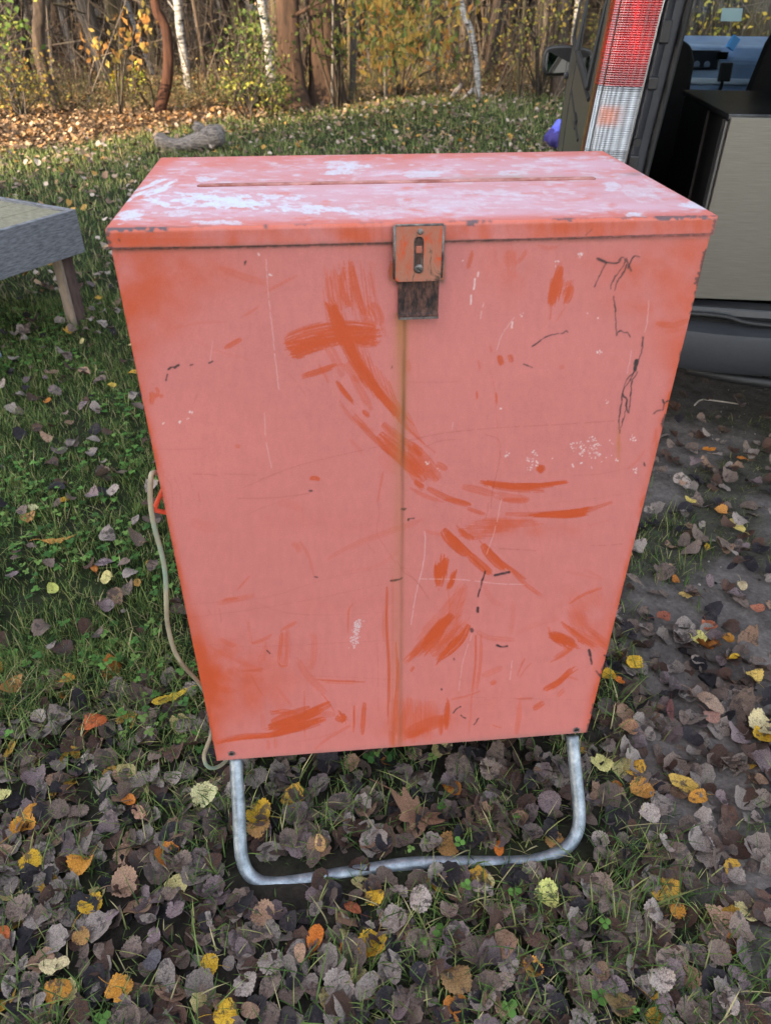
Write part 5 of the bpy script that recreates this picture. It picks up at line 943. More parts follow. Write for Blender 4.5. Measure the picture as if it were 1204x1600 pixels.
for p in (Z3((240, 205), (238, 240)), Z3((402, 310), (398, 332)), Z2((628, 118), (638, 122)), Z2((582, 30), (590, 46)), Z3((268, 115), (266, 130)), Z3((255, 140), (250, 180))): line(p, 2.4 if len(p) == 2 else 1, .8, PALE, br=.2)
M_ = np.zeros((CVH, CVW)); g_ = np.random.default_rng(2)
for k in range(240):
    t = g_.random(); x, y = 560.5-t*10+g_.normal()*2.2, 968+t*48; 
    if g_.random() < (1.1-t): stamp(M_, np.array([x+3*math.sin(k)]), np.array([y]), np.array([1.]), g_.uniform(.8, 1.8))
comp(M_, np.array([.62, .60, .60]), .8)
# rust run below the latch
rxn = np.interp(yy, [490, 700, 1170], [632, 629, 625]); rl = np.interp(yy, [490, 520, 640, 700, 760, 950, 1170], [1.3, 1.25, 1.1, .8, .55, .42, .3])*(yy > 488)
comp(np.exp(-((xx-rxn)/3.2)**2)*rl*(.45+.95*fbm(xx*1.5, yy*.2, 1/7, 90, 4)), np.array([.13, .045, .018]), .95); comp(np.exp(-((xx-rxn+5)/11)**2)*rl*(.2+1.3*fbm(xx*2, yy*.12, 1/12, 91, 4)), np.array([.36, .15, .05]), .62)
comp(np.exp(-((xx-rxn-14)/14)**2)*np.clip((700-yy)/200, 0, 1)*(yy > 488)*fbm(xx*2, yy*.1, 1/9, 92, 3), np.array([.50, .15, .08]), .4)
comp(np.exp(-((xx-613)/2.0)**2)*((yy > 900) & (yy < 1170))*.4, ORG*.9, .6)
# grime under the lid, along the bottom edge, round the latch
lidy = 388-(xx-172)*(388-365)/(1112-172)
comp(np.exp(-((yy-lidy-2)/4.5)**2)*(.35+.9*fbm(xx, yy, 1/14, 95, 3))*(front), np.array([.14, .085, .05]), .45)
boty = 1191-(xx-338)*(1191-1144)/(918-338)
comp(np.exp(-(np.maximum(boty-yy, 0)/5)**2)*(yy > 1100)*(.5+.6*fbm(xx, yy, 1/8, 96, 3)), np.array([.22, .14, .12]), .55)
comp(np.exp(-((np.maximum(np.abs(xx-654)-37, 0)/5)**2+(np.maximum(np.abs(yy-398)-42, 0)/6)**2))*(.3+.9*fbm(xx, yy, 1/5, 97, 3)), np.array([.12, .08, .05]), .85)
# chips on rims
for k in range(46):
    y = g_.uniform(400, 1185); x = 172+(y-388)*.20672; chip([(x+.6, y), (x+1, y+g_.uniform(3, 16))], g_.uniform(1.5, 3.2), sd=k)
for (y0, y1, w_) in ((392, 420, 6), (425, 448, 7), (450, 462, 4), (470, 490, 4), (650, 660, 6), (662, 668, 5), (1040, 1060, 3), (1100, 1144, 3), (548, 560, 3)):
    f_ = lambda y: 1112-(y-365)*.24904-1.5; chip([(f_(y0), y0), (f_((y0+y1)/2)-1, (y0+y1)/2), (f_(y1), y1)], w_, sd=y0)
for (x, y) in ((362, 1178), (900, 1141)):
    d_ = np.hypot(xx-x, (yy-y)*1.25); comp(np.clip(6.5-d_, 0, 1)*(.7 if x > 500 else .25), DARK*4); comp(np.clip(4.2-d_, 0, 1), DARK*.5)
# lid lip: bare dark edges, runs
edg = 357-(xx-164)*(357-337)/(1118-164)
lipm = (yy > edg-5) & (yy < lidy+2)
for (x0, x1, a_, w_) in ((166, 262, .95, 5.5), (262, 330, .35, 2.5), (412, 418, .9, 7), (460, 490, .5, 3), (560, 600, .35, 2), (700, 740, .5, 2.5), (728, 748, .9, 7), (752, 758, .8, 5), (762, 768, .7, 4), (862, 898, .8, 4), (905, 930, .4, 2.5), (960, 1010, .6, 3), (1020, 1118, .9, 5)):
    def f(X_, Y_):
        env = np.clip(np.minimum(X_-x0, x1-X_)/5+.4, 0, 1); dd = Y_-(357-(X_-164)*.02096-1.5); nn_ = fbm(X_, Y_, 1/7, 120+int(x0), 4)
        return ((dd > -2.5) & (dd < w_*1.5))*env*np.clip((nn_*1.9-.45-np.abs(dd-w_*.3)/(w_*1.9))*5, 0, 1)
    comp(part(325, 375, x0-3, x1+4, f), np.array([.075, .06, .07]), a_)
chip([(168, 364), (170, 376), (174, 388)], 5, np.array([.08, .05, .05])); chip([(1117, 342), (1115, 352), (1112, 364)], 4, np.array([.08, .06, .06])); chip([(186, 375), (188, 378)], 3)
line([(172, 388), (400, 384.5), (612, 379)], 2.2, .95, DARK*.6); line([(694, 377), (900, 371), (1112, 365)], 2.0, .95, DARK*.6)
line([(172, 390), (400, 386.5), (612, 381)], 3, .5, DARK, br=.3); line([(694, 379), (900, 373), (1112, 367)], 3, .4, DARK, br=.4)
for x in (532, 543, 556, 570, 583, 596, 866, 882, 900, 915): line([(x, 352-(x-600)*.02), (x+1, 380-(x-600)*.02)], 4, .22, ORG*.8)
line([(914, 368), (924, 358)], 1.4, .8, DARK)
# lid top: chalky film and painted sky sheen with whitish worn lakes and streaks
tp = (yy < edg-1); ds = fbm(xx*.16, yy*1.3, 1/14, 61, 5); dn = fbm(xx*.28, yy*2.0, 1/5, 62, 4); md = fbm(xx, yy*2, 1/70, 63, 3)
lft, rgt = 164+(357-yy)*.793, 1118-(337-yy)*1.74
rim = 1.1*np.exp(-(np.maximum(edg-yy, 0)/9)**2)+.9*np.exp(-(np.maximum(yy-(246-(xx-252)*.0130), 0)/11)**2)+np.exp(-(np.maximum(xx-lft, 0)/26)**2)*.9+np.exp(-(np.maximum(rgt-xx, 0)/14)**2)*.6
comp(tp*1., np.array([.56, .235, .235]), .8); comp(tp*np.clip(rim+.7*np.clip(md*2-.8, 0, 1), 0, 1)*(.5+.5*ds), np.array([.56, .105, .055]), .85)
comp(tp*np.clip(ds*2.6-.95, 0, 1)*np.clip(1.2-rim, 0, 1), np.array([.60, .40, .47]), .7); comp(tp*np.clip(1.05-rim, 0, 1)*np.exp(-((yy-315)/34)**2)*(.5+.6*md), np.array([.58, .40, .46]), .6)  # lavender sheen of the sky mixed into the lid colour
comp(tp*np.clip(dn*5-2.8, 0, 1)*np.clip(1.2-rim*.8, 0, 1), np.array([.60, .54, .60]), .6)
comp(tp*np.clip(fbm(xx*.22, yy*1.6, 1/7, 66, 5)*6-3.7, 0, 1), np.array([.58, .13, .08]), .55)
def lake(cx, cy, rx, ry, a=.9, rot=0, sd=0):
    def f(X_, Y_):
        cr, sr = math.cos(rot), math.sin(rot); U, W = (X_-cx)*cr+(Y_-cy)*sr, -(X_-cx)*sr+(Y_-cy)*cr
        n_ = fbm(U*.45, W*2.2, 1/8, 70+sd, 6); n3_ = fbm(U*.8, W*2.5, 1/3, 90+sd, 3); e = (U/rx)**2+(W/ry)**2
        return (Y_ < 357-(X_-164)*.02096-1)*np.clip((.8-.7*e+(n_-.5)*5.5)*3, 0, 1)*(e < 2.6)*np.clip(1.9-n3_*1.9, .25, 1)
    comp(part(cy-rx-12, cy+rx+12, cx-rx*1.7, cx+rx*1.7, f), np.array([.58, .61, .68]), a)
for k, v_ in enumerate([(232, 298, 30, 9, .95, -.35), (200, 338, 24, 8, .85, -.1), (330, 314, 70, 11, .95, .02), (390, 320, 60, 7, .9, .08), (480, 327, 55, 5, .85, .06), (440, 307, 32, 5, .8, 0), (320, 280, 14, 3, .7, 0), (548, 262, 34, 7, .75, -.12), (530, 257, 18, 5, .6, 0), (345, 348, 40, 2.5, .7, 0), (270, 332, 30, 4, .6, 0),
                        (660, 272, 36, 5, .6, -.05), (1082, 320, 22, 4.5, .8, .1), (955, 290, 10, 10, .6, 0), (1010, 276, 14, 5, .5, .3), (1000, 300, 26, 10, .35, .2), (780, 302, 50, 5, .4, 0), (700, 318, 60, 10, .3, 0), (850, 250, 18, 3, .5, 0), (940, 248, 14, 4, .5, .1), (800, 270, 18, 3, .5, 0), (600, 330, 60, 8, .35, 0), (990, 336, 18, 3, .8, 0)]): lake(*v_, sd=k)
comp(tp*np.exp(-((xx-990)/16)**2-((yy-272)/3)**2), np.array([.2, .17, .2]), .6)
for k in range(30):
    x, y = g_.uniform(230, 1000), g_.uniform(250, 345); line([(x, y), (x+g_.uniform(4, 30), y+g_.uniform(-2, 2))], 1, g_.uniform(.2, .5), [np.array([.2, .1, .1]), np.array([.6, .6, .65])][k % 2], sd=k)
# rust beside the seam
comp(tp*np.exp(-((xx-800)/110)**2-((yy-278)/5)**2)*np.clip(dn*3-.9, 0, 1), np.array([.30, .18, .10]), .6)
CVs = np.clip(CVs, 0, 1)*K
def canvas(P):
    u, v, _ = project(P); u = np.clip(u, 0, CVW-1.01); v = np.clip(v, 0, CVH-1.01); i, j = u.astype(int), v.astype(int); a, b_ = (u-i)[:, None], (v-j)[:, None]
    S = lambda A: (A[j, i]*(1-a)+A[j, i+1]*a)*(1-b_)+(A[j+1, i]*(1-a)+A[j+1, i+1]*a)*b_
    return np.hstack([S(CVs), S(GLOSS[..., None])])

# ------------------------------------------------------------------ the cabinet itself
m, N, L, b = newmat("worn_orange_paint", rough=.5, spec=.45)
a = N.new("ShaderNodeAttribute"); a.attribute_name = "Col"; v = objco(N, L); gr = noise_node(N, L, 420, 3, .6, v); ml = noise_node(N, L, 16, 5, .6, v)
mul = ramp(N, L, gr.outputs[0], [(.3, (.93, .93, .93, 1)), (.7, (1.05, 1.05, 1.05, 1))]); L.new(mixc(1.0, a.outputs["Color"], mul.outputs[0], 'MULTIPLY'), b.inputs["Base Color"])
q_ = N.new("ShaderNodeMapRange"); q_.inputs[3].default_value = .60; q_.inputs[4].default_value = .36; L.new(a.outputs["Alpha"], q_.inputs[0]); L.new(q_.outputs[0], b.inputs["Roughness"])
bump(N, L, b, ml.outputs[0], .12, .004); PAINTC = m
box = empty('metal_cabinet', (0, 0, 0), label='tall orange-red metal cabinet with scratched faded paint on a bent tube stand', cat='cabinet')
BW = CW/2-.0015; LIDH = .0236
def gridmesh(fn, nu, nv, flip=False):
    i, j = np.meshgrid(np.linspace(0, 1, nu+1), np.linspace(0, 1, nv+1)); P = fn(i.ravel(), j.ravel()); k = (np.arange(nv)[:, None]*(nu+1)+np.arange(nu)[None]).ravel()
    F = np.stack([k, k+1, k+nu+2, k+nu+1], 1); return P, (F[:, ::-1] if flip else F)
def sidecol(P, s=0):
    n_ = fbm(P[:, 1]*1+P[:, 0], P[:, 2], 9, 5+s, 4); n2 = fbm(P[:, 1]+P[:, 0]*.7, P[:, 2]*.6, 60, 6, 3); t = np.clip(n_*3-1.2, 0, 1)[:, None]
    c = (PINK*(1-t)+ORG*t)*(.9+.2*n2[:, None]); return np.hstack([c*K, t*.6])
def dent(x, z): return .0012*(fbm(x, z, 5, 44, 3)-.5)*np.clip((.5-np.abs(x)/.78)*12, 0, 1)
Vs, Fs, Cs, off = [], [], [], 0
def addg(P, F, c):
    global off
    Vs.append(P); Fs.append(F+off); Cs.append(c); off += len(P)
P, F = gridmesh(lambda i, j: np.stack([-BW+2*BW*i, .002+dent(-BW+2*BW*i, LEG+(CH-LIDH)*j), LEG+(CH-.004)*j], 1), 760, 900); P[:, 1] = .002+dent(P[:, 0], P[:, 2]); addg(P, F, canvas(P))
for s in (-1, 1):
    P, F = gridmesh(lambda i, j: np.stack([np.full_like(i, s*BW), .002+(CD-.004)*i, LEG+(CH-.004)*j], 1), 60, 120, s < 0); addg(P, F, sidecol(P, s+3))
P, F = gridmesh(lambda i, j: np.stack([-BW+2*BW*i, np.full_like(i, CD-.002), LEG+(CH-.004)*j], 1), 40, 60, True); addg(P, F, sidecol(P, 9))
P, F = gridmesh(lambda i, j: np.stack([-BW+2*BW*i, .002+(CD-.004)*j, np.full_like(i, LEG)], 1), 20, 20, True); addg(P, F, sidecol(P, 11))
body = link('body', npmesh('body', np.vstack(Vs), np.vstack(Fs), False, col=np.vstack(Cs)), PAINTC, box)
# lid: top sheet rolled over into a front lip
Vs, Fs, Cs, off = [], [], [], 0
RR_ = .005; LW = CW/2
ys_ = list(np.linspace(CD+.003, RR_-.003, 150)); prof = [(y, TOPZ) for y in ys_]+[(RR_-.003-RR_*math.sin(a_), TOPZ-RR_+RR_*math.cos(a_)) for a_ in np.linspace(.25, math.pi/2, 7)]+[(-.003, z) for z in np.linspace(TOPZ-RR_-.001, TOPZ-LIDH, 26)]
prof = np.array(prof); nu = 800; I, J = np.meshgrid(np.linspace(-LW, LW, nu+1), np.arange(len(prof))); P = np.stack([I.ravel(), prof[J.ravel(), 0], prof[J.ravel(), 1]], 1)
P[:, 2] += np.where(P[:, 1] > .01, .0010*(fbm(P[:, 0], P[:, 1], 6, 47, 3)-.5), 0)
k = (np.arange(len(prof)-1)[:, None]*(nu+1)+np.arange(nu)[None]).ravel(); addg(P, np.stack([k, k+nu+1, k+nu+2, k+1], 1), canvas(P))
for s in (-1, 1):
    P, F = gridmesh(lambda i, j: np.stack([np.full_like(i, s*LW), -.003+(CD+.006)*i, TOPZ-LIDH+LIDH*j], 1), 60, 6, s < 0); addg(P, F, sidecol(P, s+13))
P, F = gridmesh(lambda i, j: np.stack([-LW+2*LW*i, np.full_like(i, CD+.003), TOPZ-LIDH+LIDH*j], 1), 40, 4, True); addg(P, F, sidecol(P, 19))
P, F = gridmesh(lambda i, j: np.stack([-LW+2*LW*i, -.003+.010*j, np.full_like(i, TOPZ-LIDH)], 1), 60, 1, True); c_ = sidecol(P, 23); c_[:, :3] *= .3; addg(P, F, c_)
lid = link('lid', npmesh('lid', np.vstack(Vs), np.vstack(Fs), True, col=np.vstack(Cs)), PAINTC, box); lid.data.set_sharp_from_angle(angle=rad(50))
RUSTM = mottled("rusty_iron", srgb(24, 15, 14), srgb(92, 60, 48), 110, .8, .2, bs=.8, bd=.003, r2=.5, sc=(1.4, 1, .6), p=(.4, .62))
GRM = mottled("grimy_steel", srgb(70, 66, 66), srgb(130, 122, 116), 120, .5, .6, bs=.3, bd=.001)
SEAM = mottled("seam_ridge", srgb(120, 64, 52), srgb(178, 130, 124), 60, .6, bs=.4, bd=.002, sc=(.4, 1, 1))
s0 = gp(308, 290.5, TOPZ+.001); s1 = gp(930, 279, TOPZ+.001)
MB().tube([s0, s0+(s1-s0)*.01, s0+(s1-s0)*.5, s0+(s1-s0)*.99, s1], [.0008, .0032, .0034, .0032, .0008], 8).build('seam_ridge', SEAM, lid, smooth=True)
# hasp
def FZ(u, v, y=0.0):
    d = ray(u, v); t = (y-CAM[1])/d[1]; p = CAM+t*d; return float(p[0]), float(p[2])
hs = empty('hasp', (0, 0, 0)); hs.parent = box
m, N, L, b = newmat("hasp_paint", rough=.5, spec=.4); v = objco(N, L, (1, 1, .5)); n_ = noise_node(N, L, 48, 7, .72, v, .8); e_ = noise_node(N, L, 120, 4, .7, v)
r_ = ramp(N, L, n_.outputs[0], [(.36, srgb(182, 66, 22)), (.43, srgb(156, 88, 66)), (.55, srgb(150, 100, 80)), (.64, srgb(62, 44, 36))])
for e_q in r_.color_ramp.elements: pass
L.new(r_.outputs[0], b.inputs["Base Color"]); bump(N, L, b, e_.outputs[0], .3, .001); HP = m
x0, zt = FZ(617, 353, -.012); x1, _ = FZ(692, 351, -.012); _, zb = FZ(655, 439, -.012)
xc = (x0+x1)/2; hw = (x1-x0)/2
_, sa = FZ(655, 369, -.012); _, sb_ = FZ(655, 426, -.012); sw = .0062
# plate with a real slot: frame of strips round the hole, one mesh
import bmesh
def slotted(w_, z0, z1, s0_, s1_, sw_, y, th):
    bm = bmesh.new(); n = 10; out = []
    A = [(-w_, z1), (w_, z1), (w_, z0+.004), (w_-.004, z0), (-w_+.004, z0), (-w_, z0+.004)]
    ov = [bm.verts.new((x, y, z)) for x, z in A]; oe = [bm.edges.new((ov[i], ov[(i+1) % len(ov)])) for i in range(len(ov))]
    H_ = [(sw_*math.cos(a_), s1_-sw_+sw_*math.sin(a_)) for a_ in np.linspace(0, math.pi, n)]+[(-sw_*math.cos(a_), s0_+sw_-sw_*math.sin(a_)) for a_ in np.linspace(0, math.pi, n)]
    hv = [bm.verts.new((x, y, z)) for x, z in H_]; he = [bm.edges.new((hv[i], hv[(i+1) % len(hv)])) for i in range(len(hv))]
    bmesh.ops.triangle_fill(bm, use_beauty=True, edges=oe+he)
    r = bmesh.ops.extrude_face_region(bm, geom=bm.faces[:]); bmesh.ops.translate(bm, verts=[q for q in r['geom'] if isinstance(q, bmesh.types.BMVert)], vec=(0, th, 0)); bmesh.ops.recalc_face_normals(bm, faces=bm.faces)
    me = bpy.data.meshes.new('plate'); bm.to_mesh(me); bm.free(); return me
pl_ = link('hasp_plate', slotted(hw, zb, zt, sb_, sa, sw, -.0145, .0035), HP, hs); pl_.location = (xc, 0, 0); bv = pl_.modifiers.new("b", 'BEVEL'); bv.width = .0007; bv.segments = 2; bv.limit_method = 'ANGLE'
MB().box((xc, -.007, (zt+zb)/2-.002), (2*hw-.004, .008, zt-zb-.004)).build('backing_block', GRM, hs, bevel=.001)
MB().box((xc, -.0125, (sa+sb_)/2), (.007, .003, sa-sb_-.003)).build('staple', RUSTM, hs)
MB().box((xc, -.0135, sa-.016), (.0075, .004, .009)).build('staple_bridge', newmat("staple_paint", srgb(150, 84, 64), .6)[0], hs, bevel=.001)
rm = MB(); rm.tube([(xc-hw-.0006, -.0135, zt), (xc-hw-.0006, -.0135, zb+.004)], .0018, 6); rm.tube([(xc+hw+.0006, -.0135, zt), (xc+hw+.0006, -.0135, zb+.004)], .0018, 6); rm.tube([(xc-hw, -.0135, zt+.0008), (xc+hw, -.0135, zt+.0008)], .0016, 6); rm.build('bare_rim', GRM, hs, smooth=True)
MB().add([(xc-hw-.006, -.0035, zb-.002), (xc+hw+.006, -.0035, zb-.002), (xc+hw+.007, -.0035, zb+.016), (xc+hw+.004, -.0035, zb+.022), (xc-hw-.004, -.0035, zb+.022), (xc-hw-.007, -.0035, zb+.012)], [(0, 1, 2, 3, 4, 5)]).build('under_plate', HP, hs).modifiers.new("s", 'SOLIDIFY').thickness = .002
for (u_, v_, r0, nm) in ((656, 361.5, .0036, 'rivet'), (654, 420, .0056, 'screw')):
    x, z = FZ(u_, v_, -.015); sc_ = empty(nm, (0, 0, 0)); bpy.data.objects.remove(sc_)
    mb = MB(); mb.tube([(x, -.0125, z), (x, -.0165, z), (x, -.0178, z)], [r0, r0, r0*.6], 16); o = mb.build(nm, GRM, hs, smooth=False)
    if nm == 'screw':
        MB().box((x, -.0180, z), (r0*1.5, .0008, .0012), ry=.6).build('slot', newmat("screw_slot", srgb(20, 16, 14), .8)[0], o)
lx0, lz0 = FZ(622, 439, -.006); lx1, lz1 = FZ(684, 487, -.006); _, lz2 = FZ(684, 494, -.012)
lt = MB(); pf = [(-.0045, lz0+.006), (-.0055, lz0), (-.006, lz1+.006), (-.0065, lz1), (-.010, lz1-.003), (-.0135, lz1-.0035), (-.0135, lz1-.007), (-.009, lz1-.0065), (-.003, lz1-.003), (-.0025, lz0)]
lt.prism(pf, 'x', lx0, lx1); lt.build('latch_tab', RUSTM, hs, bevel=.0008)
MB().box(((lx0+lx1)/2, -.0137, lz1-.0052), (lx1-lx0-.001, .0012, .0030)).build('tab_lip', GRM, hs)
# grommets
for u_, v_ in ((362, 1178), (900, 1141)):
    x, z = FZ(u_, v_, 0); V = [(x+math.cos(t)*.006, .0005, z+math.sin(t)*.006) for t in np.linspace(0, 6.2832, 20)]
    MB().tube(V, .0011, 6, cap=False).build('hole_rim', GRM, box, smooth=True)
# folding tube stands
m, N, L, b = newmat("galvanised_tube", rough=.42, metal=.55, spec=.5); v = objco(N, L); n_ = noise_node(N, L, 38, 7, .75, v, .3); n2_ = noise_node(N, L, 260, 3, .6, v)
r_ = ramp(N, L, n_.outputs[0], [(.3, srgb(84, 92, 98)), (.5, srgb(126, 134, 140)), (.7, srgb(164, 170, 174))]); L.new(r_.outputs[0], b.inputs["Base Color"])
q_ = N.new("ShaderNodeMapRange"); q_.inputs[3].default_value = .3; q_.inputs[4].default_value = .6; L.new(n2_.outputs[0], q_.inputs[0]); L.new(q_.outputs[0], b.inputs["Roughness"]); bump(N, L, b, n_.outputs[0], .25, .002); GALV = m
pn = np.cross([1, 0, 0], [0, -.158, -.172]); pn /= np.linalg.norm(pn); p0_ = np.array([0, .022, LEG-.004])
def lp_(u, v): d = ray(u, v); t = ((p0_-CAM) @ pn)/(d @ pn); return CAM+t*d
cl = [lp_(*q) for q in ((369, 1184), (370, 1215), (373, 1260), (375, 1310), (378, 1340), (387, 1363), (404, 1377), (428, 1380), (470, 1376), (530, 1366), (590, 1357), (620, 1352), (650, 1349), (700, 1348), (760, 1348), (810, 1347), (845, 1342), (874, 1331), (893, 1315), (903, 1292), (904, 1262), (901, 1228), (897, 1190), (893.5, 1150))]
TR = .0135
MB().tube(spline(cl, 5), TR, 16).build('leg_frame', GALV, box, smooth=True)
rear = [(-p[0]+.01, CD-p[1]+.0, max(p[2], .012)) for p in cl]
MB().tube(spline([np.array(q) for q in rear], 5), TR, 16).build('leg_frame', GALV, box, smooth=True)
MB().box((0, CD/2, LEG-.008), (.6, .03, .014)).build('cross_brace', GALV, box)
def SX(u, v, y): d = ray(u, v); t = (y-CAM[1])/d[1]; return CAM+t*d
# side carrying handle of orange rod
ORM = mottled("orange_rod", srgb(214, 84, 54), srgb(196, 72, 48), 30, .5, bs=.2)
hx_, hz_ = FZ(243, 795, .04)
for s in (-1,):
    hp_ = [SX(262, 752, .035), SX(256, 762, .03), SX(249, 777, .03), SX(243, 792, .03), SX(244, 797, .03), SX(250, 799, .032), SX(266, 802, .04)]
    MB().tube(spline(hp_, 4), .0038, 8).build('side_handle', ORM, box, smooth=True)
# cord hanging on the left side
m, N, L, b = newmat("aged_cord", rough=.65); v = objco(N, L); n_ = noise_node(N, L, 9, 4, .6, v); r_ = ramp(N, L, n_.outputs[0], [(.35, srgb(116, 104, 84)), (.5, srgb(148, 138, 114)), (.66, srgb(116, 136, 120))]); L.new(r_.outputs[0], b.inputs["Base Color"]); bump(N, L, b, n_.outputs[0], .2, .002)
cp = [SX(262, 745, .10), SX(250, 741, .06), SX(241, 738, .04), SX(236, 745, .03), SX(235, 775, .02), SX(237, 800, .02), SX(243, 830, .02), SX(254, 870, .02), SX(259, 905, .02), SX(260, 940, .02), SX(262, 975, .02), SX(272, 1015, .02), SX(288, 1042, .025), SX(305, 1060, .03), SX(318, 1078, .05), SX(332, 1110, .06), SX(332, 1140, .06), SX(326, 1160, .05), SX(319, 1180, .04), SX(323, 1196, .04), SX(335, 1200, .05), SX(350, 1192, .08), SX(360, 1175, .12)]
tag(MB().tube(spline(cp, 6), .0039, 10, flat=1.15).build('cord', m, smooth=True), 'pale beige-green cord dangling down the left side of the orange cabinet', 'cord')
BARP = np.array([c_[:2] for c_ in cl if c_[2] < .06])
def bard(x, y): return np.min(np.hypot(np.asarray(x)[..., None]-BARP[:, 0], np.asarray(y)[..., None]-BARP[:, 1]), -1)
# ------------------------------------------------------------------ fallen leaves
def leaf_template(kind, seed, N=40, rings=(.35, .7, 1.0), petiole=True):
    """unit-width leaf lying in XY, tip at +Y; returns V, F, uv"""
    g = np.random.default_rng(seed); th = np.linspace(0, 2*np.pi, N, endpoint=False)
    ang = np.abs(((th-np.pi/2+np.pi) % (2*np.pi))-np.pi)                 # 0 at the tip
    if kind == 'aspen': R = .5*(1+.10*np.exp(-(ang/.22)**2)-.05*np.cos(2*ang)-.05*np.exp(-((ang-np.pi)/.3)**2)); R *= 1+.045*((np.arange(N) % 2)*2-1)*(np.abs(ang-np.pi) > .35)
    elif kind == 'oval': R = .5*np.sqrt(1/((np.cos(th)/.68)**2+(np.sin(th)/1.12)**2))*(1+.08*np.exp(-(ang/.2)**2)); R *= 1+.02*((np.arange(N) % 2)*2-1)
    elif kind == 'lance': R = .5*np.sqrt(1/((np.cos(th)/.34)**2+(np.sin(th)/1.5)**2))
    elif kind == 'oak': R = .5*np.sqrt(1/((np.cos(th)/.75)**2+(np.sin(th)/1.35)**2))*(1+.20*np.cos(9*th+.6))
    R = R*(1+.05*(vnoise(np.cos(th)*2+seed, np.sin(th)*2, 1.4, seed)-.5)*2)
    if g.random() < .35:      # a torn bite
        a0 = g.uniform(0, 6.28); R = R*(1-.35*np.exp(-((np.angle(np.exp(1j*(th-a0))))/.22)**2))
    P = [(0, 0)]; 
    for r_ in rings:
        for k in range(N): q = R[k]*r_; P.append((math.cos(th[k])*q, math.sin(th[k])*q))
    P = np.array(P); x, y = P[:, 0], P[:, 1]; rr = np.hypot(x, y)
    a_, b_, c_ = g.uniform(-.6, 1.2), g.uniform(-.6, 1.1), g.uniform(-.6, .6); ph = g.uniform(0, 6)
    z = a_*x*x+b_*y*y+c_*x*y+.10*rr*np.sin(3*np.arctan2(y, x)+ph)*rr*2+.16*(fbm(x+seed, y, 6, seed, 3)-.5) + .10*np.abs(x)+.02*np.cos((y-np.abs(x)*.9)*30)*rr
    if kind in ('lance',): z += .3*x*x
    if g.random() < .3: e = g.uniform(.12, .3); z += np.clip(x*math.cos(ph)+y*math.sin(ph)-e, 0, 1)*g.uniform(.8, 1.6)      # a rolled rim
    z -= z.min(); V = np.stack([x, y, z], 1); F3 = []; F4 = []
    for k in range(N): F3.append((0, 1+k, 1+(k+1) % N))
    for r_ in range(len(rings)-1):
        o = 1+r_*N
        for k in range(N): F4.append((o+k, o+N+k, o+N+(k+1) % N, o+(k+1) % N))
    uv = np.stack([x+.5, y+.5], 1)
    if petiole:
        k0 = V[1+(len(rings)-1)*N+int(round(N*.75))]; ln = g.uniform(.35, .8); bd = g.uniform(-.35, .35); n0 = len(V); pv = []
        for i in range(5):
            t = i/4; c = k0*np.array([1, .96, 1])+np.array([bd*t*t*ln, -ln*t, .05*math.sin(3*t)])
            for j in range(3): pv.append(c+np.array([math.cos(2.1*j)*.014, 0, math.sin(2.1*j)*.014+.01]))
        for i in range(4):
            for j in range(3): F4.append((n0+i*3+j, n0+i*3+(j+1) % 3, n0+i*3+3+(j+1) % 3, n0+i*3+3+j))
        V = np.vstack([V, pv]); uv = np.vstack([uv, np.full((len(pv), 2), .5)])
    return V, np.array(F3), np.array(F4), uv
